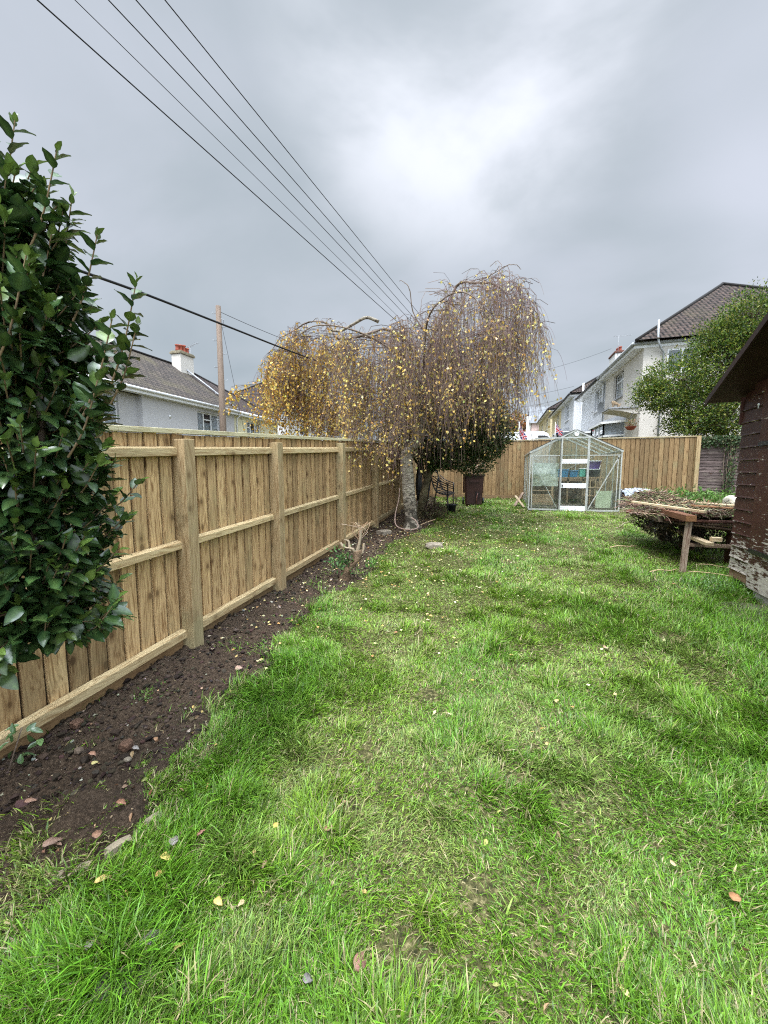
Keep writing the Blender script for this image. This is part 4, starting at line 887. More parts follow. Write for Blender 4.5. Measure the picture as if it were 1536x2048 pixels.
def add_shoot(start, end, tipup=.05, young=False):
    start = np.array(start); end = np.array(end); mid = (start+end)/2+np.array([0, 0, -.02-tipup*.3]); p = smooth_path([start, mid, end], 10); Lh = np.linalg.norm(end-start)
    TW.append(p); nl = int(Lh/.024)+2; dr_ = (end-start)/Lh
    for j in range(nl):
        f = .22+.78*j/max(1, nl-1); q = p[0]*(1-f)+p[-1]*f; i = int(f*9); q = p[min(i, 9)]*(1-(f*9-i))+p[min(i+1, 9)]*(f*9-i)
        ph = j*2.4+rng.uniform(-.4, .4); x = np.cross(dr_, [0.3, .2, 1.0]); x /= np.linalg.norm(x); y = np.cross(dr_, x); o = x*math.cos(ph)+y*math.sin(ph)
        tip = sstep(.80, 1.0, f); a_ = o*(1.0-.65*tip)+dr_*(.55+.8*tip)+np.array([0, 0, .10])+rng.normal(0, .16, 3)
        lp.append(q); la.append(a_); ln_.append(np.array([0, 0, 1.0])+dr_*.4-o*.35+rng.normal(0, .25, 3))
        L = rng.uniform(.048, .084)*(1-.55*tip*(.6 if not young else 1)); ll.append(L); lw.append(L*rng.uniform(.50, .66))
        base = np.array((.014, .040, .012))*rng.uniform(.6, 1.7)*np.array((1, 1, rng.uniform(.8, 1.4)))
        yg = np.array((.13, .20, .035))*rng.uniform(.6, 1.2); lc.append(base*(1-tip*.75)+yg*tip*.75 if rng.random() > .05 else yg*.8)
for k in range(430):
    z = rng.uniform(.84, 2.50); a = rng.uniform(0, 6.28); r = np.interp(z, hz_, hr_)*rng.uniform(.72, 1.12)*(1+.14*math.sin(a*3+z*5)+.10*math.sin(z*13+a*2))
    end = (AXC+r*math.cos(a), AYC+r*math.sin(a), z); l = rng.uniform(.18, .34); s_in = max(.02, r-l*.85)
    add_shoot((AXC+s_in*math.cos(a+.2), AYC+s_in*math.sin(a+.2), z-l*.55 if z > 1.0 else z+.08), end)
for (x, y, z, l) in ((-1.50, .98, 2.66, .4), (-1.41, 1.08, 2.47, .42), (-1.30, .96, 2.50, .30), (-1.50, .83, 2.62, .4), (-1.19, 1.12, 2.18, .36), (-1.12, .96, 1.98, .30), (-1.42, 1.05, 2.40, .3), (-1.27, 1.05, 2.30, .3), (-1.38, .98, 2.28, .3), (-1.6, .95, 2.68, .4), (-1.2, 1.12, 2.03, .28), (-1.22, .8, 2.1, .3), (-1.14, .92, 1.80, .25)):
    x -= .05; add_shoot((x-.10, y-.04, z-l), (x, y, z), .05, True)
# dense interior leaves
for k in range(1700):
    z = rng.uniform(.90, 2.35); a = rng.uniform(0, 6.28); r = np.interp(z, hz_, hr_)*.82*math.sqrt(rng.random()); d_ = np.array([math.cos(a), math.sin(a), rng.uniform(-.3, .6)])
    lp.append(np.array([AXC+r*math.cos(a), AYC+r*math.sin(a), z])); la.append(d_+rng.normal(0, .5, 3)); ln_.append(np.array([0, 0, 1.])+rng.normal(0, .4, 3)); L = rng.uniform(.06, .09); ll.append(L); lw.append(L*.58); lc.append(np.array((.016, .045, .013))*rng.uniform(.6, 1.4))
lp, la, ln_, ll, lw, lc = map(np.array, (lp, la, ln_, ll, lw, lc)); n = len(lp)
lc = np.clip(lc, .003, 1)
idx = rng.integers(0, 3, n); parts = []
for q, tm in enumerate((bay_tmpl(8, .022, .10), bay_tmpl(8, -.035, .02), bay_tmpl(8, .03, .22))):
    s = idx == q; parts.append(leaves(lp[s]-L0, la[s], ln_[s], ll[s], lw[s], tm, lc[s]))
V, F, c = merge(parts)
# paler midrib: vertices on the centre line
c = c.reshape(-1, 3, 3) if len(c) % 3 == 0 else c
if c.ndim == 3: c[:, 1] = c[:, 1]*1.0+np.array((.05, .075, .02)); c = c.reshape(-1, 3)
link('leaves', np_mesh('leaves', V, F, c, True), M['bayleaf'], bay)
TWa = np.stack(TW); V, F, c = tubes(TWa-L0, np.linspace(.0038, .0018, 10)[None]*np.ones((len(TWa), 1)), 5, np.tile([[1.2, 1.1, .8]], (len(TWa), 1))); link('shoots', np_mesh('shoots', V, F, c, True), M['branch'], bay)

# ================================================================== HOUSES
def M_render_wall(name, col, var=.07):
    m, g = new_mat(name); ob = g.n('ShaderNodeTexCoord').outputs['Object']; n = g.noise(ob, 1.2, 5, .65); n2 = g.noise(ob, 28, 4, .7)
    st = g.noise(g.n('ShaderNodeMapping', {0: ob, 3: (2.2, 2.2, .35)}).outputs[0], 2, 5, .65)
    c = g.ramp(n, [(.3, tuple(q*(1-var) for q in col)), (.7, col)]); c = g.mix(g.mapr(st, .55, .8, 0, .28), c, tuple(q*.66 for q in col))
    finish(g, c, .85, n, .15, .010, .2); return m
M['wgrey'] = M_render_wall('grey_render', (.47, .465, .475)); M['wcream'] = M_render_wall('cream_render', (.66, .62, .43)); M['wwhite'] = M_render_wall('white_render', (.72, .72, .71)); M['wstone'] = M_render_wall('off_white_render', (.62, .585, .535), .1)
M['wblue'] = M_render_wall('blue_white_render', (.63, .645, .68)); M['wyellow'] = M_render_wall('yellow_render', (.66, .57, .36)); M['wpink'] = M_render_wall('pink_render', (.60, .46, .44)); M['upvc'] = M_simple('white_upvc', (.74, .75, .76), .35, .05, 4, .03); M['gutterg'] = M_simple('grey_gutter', (.36, .38, .40), .45, .1)
M['gutterb'] = M_simple('dark_gutter', (.05, .05, .055), .5, .1); M['slate'] = M_simple('grey_slate', (.15, .16, .175), .6, .3, 5, .5); M['pot'] = M_simple('red_clay_pot', (.34, .085, .055), .8, .25, 9, .3); M['lead'] = M_simple('grey_lead_flashing', (.30, .31, .33), .6, .2)
def M_tiles(name, c1, c2, moss):
    m, g = new_mat(name); uv = g.n('ShaderNodeUVMap').outputs[0]
    br = g.n('ShaderNodeTexBrick', {'Vector': uv, 'Color1': tuple(c1)+(1,), 'Color2': tuple(c2)+(1,), 'Mortar': (.012, .011, .011, 1), 'Scale': 1.0, 'Mortar Size': .030, 'Mortar Smooth': .2, 'Bias': 0.0, 'Brick Width': .30, 'Row Height': .26})
    s = g.n('ShaderNodeSeparateXYZ', {0: uv}); row = g.m('FRACT', g.m('DIVIDE', s.outputs[1], .26)); colp = g.m('ABSOLUTE', g.m('SINE', g.m('MULTIPLY', s.outputs[0], math.pi/.15)))
    n = g.noise(uv, .55, 5, .65); n2 = g.noise(uv, 5, 4, .65)
    c = g.mix(g.mapr(n, .45, .70, 0, .55), br.outputs[0], moss); c = g.mix(g.mapr(n2, .58, .75, 0, .35), c, tuple(q*1.6 for q in c1))
    # the butt edge of each course is in the open: darker joint comes from real relief plus the mortar line
    hgt = g.m('ADD', g.m('MULTIPLY', g.m('SUBTRACT', 1.0, row), 1.0), g.m('MULTIPLY', colp, .55)); finish(g, c, .75, hgt, 1.0, .11, .25); return m
M['tilel'] = M_tiles('brown_concrete_tiles', (.085, .066, .054), (.050, .040, .035), (.11, .095, .05)); M['tiler'] = M_tiles('brown_interlocking_tiles', (.090, .062, .052), (.055, .040, .035), (.10, .085, .05)); M['tiled'] = M_tiles('dark_brown_roof_tiles', (.060, .040, .036), (.045, .032, .030), (.06, .045, .035))
def M_pane():
    m, g = new_mat('window_pane'); t = g.n('ShaderNodeBsdfTransparent', {0: (.90, .92, .93, 1)}); gl = g.n('ShaderNodeBsdfGlossy', {0: (1, 1, 1, 1), 'Roughness': .02}); fc = g.n('ShaderNodeLayerWeight', {'Blend': 0.5}).outputs['Facing']; fr = g.m('ADD', g.m('MULTIPLY', g.m('POWER', fc, 4.0), .80), .07)
    g.n('ShaderNodeOutputMaterial', {0: g.n('ShaderNodeMixShader', {0: fr, 1: t.outputs[0], 2: gl.outputs[0]}).outputs[0]}); return m
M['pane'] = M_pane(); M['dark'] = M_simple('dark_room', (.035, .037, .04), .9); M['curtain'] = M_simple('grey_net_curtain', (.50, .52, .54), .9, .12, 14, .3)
def roof_faces(b, uvs, faces):
    """faces: list of 4/3-point polygons, first edge along the eave; stores uv in metres"""
    for f in faces:
        P = [Vector(p) for p in f]; u = (P[1]-P[0]).normalized(); nrm = (P[1]-P[0]).cross(P[-1]-P[0]).normalized(); v = nrm.cross(u); 
        b.add(P, [tuple(range(len(P)))]); uvs += [((p-P[0]).dot(u), (p-P[0]).dot(v)) for p in P]
class House:
    """s=+1: the front looks to +X, s=-1: to -X. Local: out (towards the viewer's garden), y along the front, z up."""
    def __init__(h, name, X0, s, loc_y, base, label, cat='house', group=None): h.X0 = X0; h.s = s; h.e = empty(name, (X0, loc_y, base), 0, label, cat, group); h.L = Vector(h.e.location)
    def p(h, out, y, z): return Vector((h.X0+h.s*out, y, z))-h.L
    def box(h, b, o0, o1, y0, y1, z0, z1, col=(1, 1, 1)): xs_ = sorted((h.X0+h.s*o0, h.X0+h.s*o1)); b.box(xs_[0]-h.L.x, xs_[1]-h.L.x, y0-h.L.y, y1-h.L.y, z0-h.L.z, z1-h.L.z, col)
    def wall(h, mat, out, y0, y1, z0, z1, holes=(), reveal=.11, name='wall'):
        b = MB(); ys_ = sorted({y0, y1, *[q for a in holes for q in a[:2]]}); zs_ = sorted({z0, z1, *[q for a in holes for q in a[2:4]]})
        for i in range(len(ys_)-1):
            for j in range(len(zs_)-1):
                ym, zm = (ys_[i]+ys_[i+1])/2, (zs_[j]+zs_[j+1])/2
                if any(a[0] < ym < a[1] and a[2] < zm < a[3] for a in holes): continue
                b.quad(h.p(out, ys_[i], zs_[j]), h.p(out, ys_[i+1], zs_[j]), h.p(out, ys_[i+1], zs_[j+1]), h.p(out, ys_[i], zs_[j+1]))
        for a in holes:
            c = [(a[0], a[2]), (a[1], a[2]), (a[1], a[3]), (a[0], a[3])]
            for k in range(4): (ya, za), (yb, zb) = c[k], c[(k+1) % 4]; b.quad(h.p(out, ya, za), h.p(out, yb, zb), h.p(out-reveal, yb, zb), h.p(out-reveal, ya, za))
        b.build(name, mat, h.e)
    def window(h, out, y0, y1, z0, z1, lights=3, topfrac=.3, sill=True, reveal=.11, curtain=True, open_top=None, sillmat='upvc'):
        o = out-reveal; f = MB(); t = .055
        h.box(f, o-.05, o, y0, y1, z0, z0+t); h.box(f, o-.05, o, y0, y1, z1-t, z1)
        ws_ = [y0+(y1-y0)*k/lights for k in range(lights+1)]
        for k, yy in enumerate(ws_): h.box(f, o-.05, o, max(y0, yy-t/2), min(y1, yy+t/2), z0+t, z1-t)
        zt = z1-(z1-z0)*topfrac; tops = range(lights) if open_top is None else open_top
        for k in tops: h.box(f, o-.045, o+.004, ws_[k]+t/2, ws_[k+1]-t/2, zt-t/2, zt+t/2)
        fo = f.build('window', M['upvc'], h.e)
        g_ = MB(); h.box(g_, o-.030, o-.024, y0+t/2, y1-t/2, z0+t/2, z1-t/2); g_.build('pane', M['pane'], fo)
        if curtain:
            c = MB(); nn = 14
            for (ya, yb) in ((y0+.03, y0+(y1-y0)*.30), (y1-(y1-y0)*.30, y1-.03)):
                for k in range(nn):
                    a0, a1 = ya+(yb-ya)*k/nn, ya+(yb-ya)*(k+1)/nn; q0, q1 = (k % 2)*.05, ((k+1) % 2)*.05
                    c.quad(h.p(o-.060-q0, a0, z0), h.p(o-.060-q1, a1, z0), h.p(o-.060-q1, a1, z1), h.p(o-.060-q0, a0, z1))
            for k in range(30):
                a0, a1 = y0+(y1-y0)*k/30, y0+(y1-y0)*(k+1)/30; q0, q1 = (k % 2)*.03, ((k+1) % 2)*.03
                c.quad(h.p(o-.13-q0, a0, z0), h.p(o-.13-q1, a1, z0), h.p(o-.13-q1, a1, z0+(z1-z0)*.62), h.p(o-.13-q0, a0, z0+(z1-z0)*.62), (.75, .78, .8))
            c.build('curtain', M['curtain'], fo)
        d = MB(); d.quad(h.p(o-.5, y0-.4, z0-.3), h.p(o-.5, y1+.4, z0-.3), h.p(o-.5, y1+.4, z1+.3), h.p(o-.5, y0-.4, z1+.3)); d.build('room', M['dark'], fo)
        if sill: s_ = MB(); h.box(s_, out-reveal+.002, out+.07, y0-.07, y1+.07, z0-.06, z0-.002); s_.build('sill', M[sillmat], fo)
    def roof(h, mat, y0, y1, ez, rz, depth, hip0=0, hip1=0, ov=.32, name='roof'):
        b = MB(); uvs = []; D2 = depth/2; e0, e1 = y0-(ov if hip0 else 0), y1+(ov if hip1 else 0); r0, r1 = y0+hip0, y1-hip1
        A, B_, C_, D_ = (h.p(ov, e0, ez), h.p(ov, e1, ez), h.p(-depth-ov, e1, ez), h.p(-depth-ov, e0, ez)); Ra, Rb = h.p(-D2, r0, rz), h.p(-D2, r1, rz)
        roof_faces(b, uvs, [(A, B_, Rb, Ra), (C_, D_, Ra, Rb), (D_, A, Ra), (B_, C_, Rb)])
        o = b.build(name, mat, h.e, uv=uvs)
        rt = MB(); rt.tube([Ra+Vector((0, 0, .03)), Rb+Vector((0, 0, .03))], .07, 8, smooth=True)
        for q, w_ in ((A, Ra), (D_, Ra)): 
            if hip0: rt.tube([q, w_+Vector((0, 0, .03))], .06, 8)
        for q, w_ in ((B_, Rb), (C_, Rb)):
            if hip1: rt.tube([q, w_+Vector((0, 0, .03))], .06, 8)
        rt.build('ridge_tiles', M['tiled'] if mat != M['slate'] else M['slate'], o)
        return o
    def eave(h, y0, y1, z, gm='upvc', ends=(0, 0), depth=7, out=.30, fm='upvc'):
        f = MB(); h.box(f, out-.02, out, y0, y1, z-.20, z-.02); h.box(f, 0.003, out-.021, y0, y1, z-.20, z-.18)
        for k, yy in ((0, y0), (1, y1)):
            if ends[k]: sg = -1 if k == 0 else 1; h.box(f, -depth, out, *sorted((yy+sg*.001, yy+sg*.020)), z-.20, z-.02)
        f.build('fascia', M[fm], h.e); g_ = MB(); g_.tube([h.p(out+.055, y0-.05, z-.04), h.p(out+.055, y1+.05, z-.04)], .058, 10)
        for k, yy in ((0, y0), (1, y1)):
            if ends[k]: sg = -1 if k == 0 else 1; g_.tube([h.p(out+.055, yy+sg*.07, z-.04), h.p(-depth, yy+sg*.07, z-.04)], .058, 10)
        g_.build('gutter', M[gm], h.e)
    def pipe(h, pts, r=.035, mt='upvc', name='downpipe'): b = MB(); b.tube([h.p(*q) for q in pts], r, 8); b.build(name, M[mt], h.e)
def chimney(h, y, z0, z1, wy, wx, out, mat, pots=4, capm=None, rows=1):
    b = MB(); h.box(b, out-wx/2, out+wx/2, y-wy/2, y+wy/2, z0, z1); o = b.build('chimney', mat, h.e, bevel=.01)
    b = MB(); h.box(b, out-wx/2-.07, out+wx/2+.07, y-wy/2-.07, y+wy/2+.07, z1+.002, z1+.12); h.box(b, out-wx/2-.03, out+wx/2+.03, y-wy/2-.03, y+wy/2+.03, z1+.122, z1+.18); b.build('chimney_cap', capm or M['pot'], o, bevel=.02)
    for k in range(pots):
        b = MB(); q = h.p(out+((k % 2)-.5)*.3*(rows > 1), y-wy/2+wy*(k+.5)/pots, z1+.18); hh = .34+.05*(k % 3); b.lathe([(.075, 0), (.105, .02), (.095, .10), (.085, hh-.07), (.115, hh-.05), (.115, hh), (.08, hh), (.07, hh-.2)], q.x, q.y, q.z, 12); b.build('chimney_pot', M['pot'], o)
# ---- left pair: grey and cream
XL = -14.0
lh = House('semi_detached_house', XL, 1, 15.0, -.25, 'pale grey rendered house with brown tiled roof seen over the left fence')
lh.wall(M['wgrey'], 0, 12.55, 18.25, -.3, 4.70, [(15.55, 17.10, 3.30, 4.50)]); lh.wall(M['wgrey'], -.30, 4.0, 12.55, -.3, 4.70, [(10.2, 11.75, 3.30, 4.55), (6.2, 7.75, 3.30, 4.55)])
b = MB(); b.quad(lh.p(0, 12.55, -.3), lh.p(-.3, 12.55, -.3), lh.p(-.3, 12.55, 4.7), lh.p(0, 12.55, 4.7)); b.build('wall', M['wgrey'], lh.e)
lh.window(0, 15.55, 17.10, 3.30, 4.50, 3, .28, open_top=[1]); lh.window(-.3, 10.2, 11.75, 3.30, 4.55, 3, .3); lh.window(-.3, 6.2, 7.75, 3.30, 4.55, 3, .3)
lh.roof(M['tilel'], 3.0, 18.22, 4.87, 7.62, 7.6); lh.eave(3.0, 18.22, 4.87)
b = MB(); b.quad(lh.p(0, 4, -.3), lh.p(-7.6, 4, -.3), lh.p(-7.6, 4, 4.8), lh.p(0, 4, 4.8)); b.quad(lh.p(-7.6, 4, -.3), lh.p(-7.6, 18.25, -.3), lh.p(-7.6, 18.25, 4.8), lh.p(-7.6, 4, 4.8)); b.build('wall', M['wgrey'], lh.e)
chimney(lh, 18.3, 6.9, 8.08, .95, .62, -3.3, M['wstone'], 4, M_simple('mossy_corbel', (.22, .19, .13), .9, .4, 9, .6)); chimney
b = MB(); b.tube([lh.p(.25, 18.26, 4.98), lh.p(-3.6, 18.26, 7.72)], .045, 6); b.build('party_wall_flashing', M['lead'], lh.e)
b = MB(); b.tube([lh.p(.02, 13.9, 4.0), lh.p(.035, 13.9, 4.0)], .06, 12); b.build('wall_vent', M['upvc'], lh.e)
lc2 = House('semi_detached_house', XL, 1, 20.5, -.25, 'cream rendered house with hipped brown roof beyond the grey house')
lc2.wall(M['wcream'], 0, 18.262, 22.6, -.3, 4.70, [(19.35, 20.75, 3.36, 4.50)]); lc2.window(0, 19.35, 20.75, 3.36, 4.50, 3, .3, open_top=[0, 2]); b = MB(); b.quad(lc2.p(0, 22.6, -.3), lc2.p(-7.6, 22.6, -.3), lc2.p(-7.6, 22.6, 4.8), lc2.p(0, 22.6, 4.8)); b.build('wall', M['wcream'], lc2.e)
lc2.roof(M['tiled'], 18.27, 22.6, 4.87, 7.62, 7.6, 0, 3.9); lc2.eave(18.27, 22.9, 4.87, ends=(0, 1), depth=7.6); lc2.pipe([(.36, 18.5, 4.78), (.05, 18.42, 4.5), (.05, 18.42, -.2)], .04)
# tv aerial on the grey house's chimney
def aerial(name, label, base, h, arm, n=6, az=0, group=None):
    e = empty(name, base, az, label, 'aerial', group); b = MB(); b.tube([(0, 0, 0), (0, 0, h)], .018, 6); b.build('mast', M['lead'], e)
    b = MB(); b.tube([(-arm*.3, 0, h-.05), (arm*.7, 0, h+.02)], .012, 5)
    for k in range(n): x = -arm*.25+arm*.9*k/(n-1); b.tube([(x, -.14, h-.03+.06*k/n), (x, .14, h-.03+.06*k/n)], .006, 4)
    b.build('array', M['lead'], e)
aerial('tv_aerial', 'thin tv aerial beside the chimney of the grey house', (-17.4, 19.0, 7.5), 1.35, 1.2, az=R(-20))
# ---- farther left: white house and dark roofs, mostly behind the birch
lw3 = House('white_house', XL, 1, 31, .1, 'white rendered house with dark windows glimpsed behind the left of the birch')
lw3.wall(M['wwhite'], 0, 24.0, 41.0, 0, 5.7, [(25.6, 27.1, 4.3, 5.3), (30.8, 33.2, 3.3, 5.4), (37, 39, 3.6, 5.3)]); lw3.window(0, 25.6, 27.1, 4.3, 5.3, 2, .3, curtain=False); lw3.window(0, 30.8, 33.2, 3.3, 5.4, 3, .3, curtain=False); lw3.window(0, 37, 39, 3.6, 5.3, 2, .3, curtain=False)
lw3.roof(M['tiled'], 24, 41, 5.85, 9.0, 8.5, 4.2, 4.2); lw3.eave(23.9, 41.1, 5.85, 'gutterb', (1, 0), 8); b = MB(); b.quad(lw3.p(0, 24, 0), lw3.p(-8, 24, 0), lw3.p(-8, 24, 5.7), lw3.p(0, 24, 5.7)); b.build('wall', M['wwhite'], lw3.e)
# ---- right terrace
XR = 5.0
rh = House('semi_detached_house', XR, -1, 20.5, 1.2, 'off-white rendered house with hipped brown tile roof nearest on the right')
w1 = (19.25, 20.80, 4.86, 5.98); rh.wall(M['wstone'], 0, 16.9, 22.2, 1.1, 6.12, [w1]); rh.window(0, *w1, 2, .30, reveal=.14, sillmat='lead')
rh.roof(M['tiler'], 16.9, 22.35, 6.32, 9.60, 8.0, 4.0, 0, ov=.36); rh.eave(16.9, 22.3, 6.32, 'gutterg', (1, 0), 8.2, .32)
b = MB(); y_ = 16.9; b.quad(rh.p(0, y_, 1.1), rh.p(-8, y_, 1.1), rh.p(-8, y_, 6.12), rh.p(0, y_, 6.12)); b.build('wall', M['wstone'], rh.e)
f = MB(); 
def gable_window(h, y_, x0, x1, z0, z1):   # window in a wall that faces -Y
    b = MB(); L = h.L; t = .05; b.box(x0-L.x, x1-L.x, y_-.03-L.y, y_-L.y-.002, z0-L.z, z0+t-L.z); b.box(x0-L.x, x1-L.x, y_-.03-L.y, y_-.002-L.y, z1-t-L.z, z1-L.z)
    for x in (x0, (x0+x1)/2-t/2, x1-t): b.box(x-L.x, x+t-L.x, y_-.031-L.y, y_-.003-L.y, z0+t-L.z, z1-t-L.z)
    fo = b.build('window', M['upvc'], h.e); g_ = MB(); g_.box(x0+t-L.x, x1-t-L.x, y_-.014-L.y, y_-.006-L.y, z0+t-L.z, z1-t-L.z); g_.build('pane', M_simple('obscured_glass', (.16, .18, .20), .15, .2, 3, 0), fo)
gable_window(rh, 16.9, 5.75, 6.7, 5.15, 6.0)
rh.pipe([(-.35, 16.68, 7.0), (-.35, 16.66, 6.45), (-.36, 16.60, 6.2), (-.50, 16.76, 6.02), (-.62, 16.84, 5.9), (-.62, 16.84, 1.3)], .036, 'gutterg', 'soil_pipe')
rh.pipe([(.36, 22.3, 6.2), (.06, 22.25, 6.0), (.06, 22.25, 1.3)], .04, 'gutterg')
# bay window of the nearest house
by = MB(); bp = [(0, 18.75), (.62, 19.25), (.62, 21.3), (0, 21.8)]
def bay_panel(h, a, c, z0, z1, n, tf=.35):
    (o0, y0), (o1, y1) = a, c; f = MB(); A_ = h.p(o0, y0, 0); B_ = h.p(o1, y1, 0); zoff = h.L.z; A_.z = B_.z = 0
    zz = [z0-zoff, z0+.07-zoff, z1-(z1-z0)*tf-zoff, z1-.07-zoff, z1-zoff]
    for z in (zz[0]+.03, zz[2], zz[4]-.03): f.beam((A_.x, A_.y, z), (B_.x, B_.y, z), .06, .07)
    for k in range(n+1): q = A_.lerp(B_, k/n); f.beam((q.x, q.y, zz[0]+.066), (q.x, q.y, zz[4]-.066), .055, .055, up=(1, 0, 0))
    fo = f.build('bay_window', M['upvc'], h.e); nn = (B_-A_).cross(Vector((0, 0, 1))).normalized()*.006
    g_ = MB(); g_.prism([(A_.x, A_.y, zz[1]), (B_.x, B_.y, zz[1]), (B_.x, B_.y, zz[3]), (A_.x, A_.y, zz[3])], nn); g_.build('pane', M['pane'], fo)
    c_ = MB(); m_ = 24; inn = Vector((-h.s*.07, 0, 0))
    for k in range(m_):
        p0, p1 = A_.lerp(B_, k/m_)+inn*(1+.25*(k % 2)), A_.lerp(B_, (k+1)/m_)+inn*(1+.25*((k+1) % 2)); c_.quad((p0.x, p0.y, zz[0]), (p1.x, p1.y, zz[0]), (p1.x, p1.y, zz[4]), (p0.x, p0.y, zz[4]), (.8, .83, .85))
    c_.build('curtain', M['curtain'], fo)
def bay_set(h, y0, y1, zt, out=.62, splay=.5, z0=2.0):
    P = [(0.02, y0), (out, y0+splay), (out, y1-splay), (0.02, y1)]
    for a, c, n in ((P[0], P[1], 1), (P[1], P[2], 3), (P[2], P[3], 1)): bay_panel(h, a, c, z0, zt, n)
    b = MB(); k = 1.0; E_ = [h.p(0.01, y0-.12, zt+.01), h.p(out+.12, y0+splay-.08, zt+.01), h.p(out+.12, y1-splay+.08, zt+.01), h.p(0.01, y1+.12, zt+.01)]; T_ = [h.p(0.01, y0+.25, zt+.32), h.p(0.01, y1-.25, zt+.32)]
    b.add(E_+T_, [(0, 1, 4), (1, 2, 5, 4), (2, 3, 5), (0, 4, 5, 3), (0, 3, 2, 1)]); rf = b.build('bay_roof', M['slate'], h.e)
    b = MB(); 
    for q, w_ in zip(E_, E_[1:]): b.beam(q-Vector((0, 0, .05)), w_-Vector((0, 0, .05)), .03, .09)
    b.build('bay_fascia', M['upvc'], rf)
    b = MB(); 
    for a, c in zip(P, P[1:]): b.quad(h.p(a[0], a[1], 1.1), h.p(c[0], c[1], 1.1), h.p(c[0], c[1], z0), h.p(a[0], a[1], z0))
    b.build('bay_wall', M['wwhite'], h.e)
bay_set(rh, 18.55, 21.9, 3.72, .70, .55)
# curved porch canopy
b = MB(); pts = []
for k in range(13): t = k/12; pts.append((.95*(1-t), 3.98+.0*t-.05, 3.98-.10-.42*(1-math.cos(t*math.pi/2))**1.3))
up = [rh.p(.95-.95*k/12, 17.15, 4.0) for k in range(13)]; dn = [rh.p(.95*(1-k/12), 17.15, 3.95-.20*(k/12)**1.6) for k in range(13)]
b.prism([tuple(v) for v in up]+[tuple(v) for v in reversed(dn)], (0, 1.15, 0)); b.build('porch_canopy', M['wstone'], rh.e)
b = MB(); q = rh.p(0, 17.05, 0); b.box(*sorted((rh.p(1.0, 0, 0).x, rh.p(0.003, 0, 0).x)), 17.10-rh.L.y, 18.35-rh.L.y, 4.003-rh.L.z, 4.05-rh.L.z); b.build('canopy_slab', M['lead'], rh.e)
ln2 = empty('lion_statue', (4.28, 17.35, 4.05), R(180), 'small weathered crouching lion statue on the porch canopy', 'statue')
me = bpy.data.meshes.new('body'); vs = [(0, 0, .20), (-.10, 0, .21), (-.20, 0, .19), (.10, 0, .24), (.17, 0, .31), (.25, 0, .31), (.13, .05, .12), (.18, .05, .02), (.13, -.05, .12), (.18, -.05, .02), (-.20, .07, .09), (-.12, .07, .02), (-.20, -.07, .09), (-.12, -.07, .02), (-.29, 0, .14), (-.33, 0, .24)]
es = [(0, 1), (1, 2), (0, 3), (3, 4), (4, 5), (3, 6), (6, 7), (3, 8), (8, 9), (2, 10), (10, 11), (2, 12), (12, 13), (2, 14), (14, 15)]
me.from_pydata(vs, es, []); o = link('body', me, M_simple('weathered_stone', (.26, .19, .12), .9, .3, 14, .6, tint=False), ln2); ln2.scale = (.6, .6, .75); o.modifiers.new('skin', 'SKIN'); sv = me.skin_vertices[0].data
for i, r in enumerate([.085, .085, .09, .09, .105, .06, .04, .035, .04, .035, .06, .035, .06, .035, .02, .025]): sv[i].radius = (r, r)
sv[0].use_root = True; ss = o.modifiers.new('sub', 'SUBSURF'); ss.levels = ss.render_levels = 1
# hanging basket by the porch
e = empty('hanging_basket', (4.70, 16.8, 3.12), 0, 'dark bowl of wispy plants hanging by the off-white wall', 'hanging basket'); b = MB(); b.lathe([(.02, 0), (.12, .03), (.19, .13), (.20, .14), (.17, .13), (.02, .06)], 0, 0, 0, 14); b.build('bowl', M['pot'], e)
b = MB(); 
for k in range(3): a = k*2.09; b.tube([(.18*math.cos(a), .18*math.sin(a), .13), (0, 0, .62)], .004, 4)
b.tube([(0, 0, .62), (.32, .1, .62)], .010, 5); b.build('chain', M['blackp'], e)
n = 160; P = np.stack([rng.normal(0, .09, n), rng.normal(0, .09, n), rng.uniform(.12, .40, n)], -1); V, F, c = leaves(P, unit(n)+np.array([0, 0, .6]), unit(n), np.full(n, .07), np.full(n, .035), T_DIAMOND, pick([(.25, .22, .12), (.12, .14, .05), (.32, .20, .12)], n)); link('plant', np_mesh('plant', V, F, c), M['softleaf'], e)
M['dishg'] = M_simple('dark_grey_dish_paint', (.14, .15, .16), .5)
def dish(name, label, x, y, z, r, az, group=None):
    e = empty(name, (x, y, z), az, label, 'satellite dish', group); b = MB(); vs = []; n = 20
    for i in range(5):
        q = r*i/4
        for k in range(n): a = 2*math.pi*k/n; vs.append((q*math.cos(a), -.18*(q/r)**2*r, q*math.sin(a)*1.08))
    b.add(vs, [(i*n+k, i*n+(k+1) % n, (i+1)*n+(k+1) % n, (i+1)*n+k) for i in range(4) for k in range(n)], smooth=True); b.build('dish', M['dishg'], e); b = MB(); b.tube([(0, -.02, -r), (0, -.42, -r*.9)], .014, 5); b.tube([(0, -.40, -r*.95), (0, -.48, -r*.8)], .03, 8); b.build('arm', M['lead'], e); b = MB(); b.tube([(0, .01, 0), (0, .14, -.02), (0, .16, -.2)], .018, 6); b.build('bracket', M['lead'], e)
dish('satellite_dish', 'grey satellite dish on the wall left of the upstairs window of the near right house', 4.72, 21.6, 4.72, .26, R(-72))
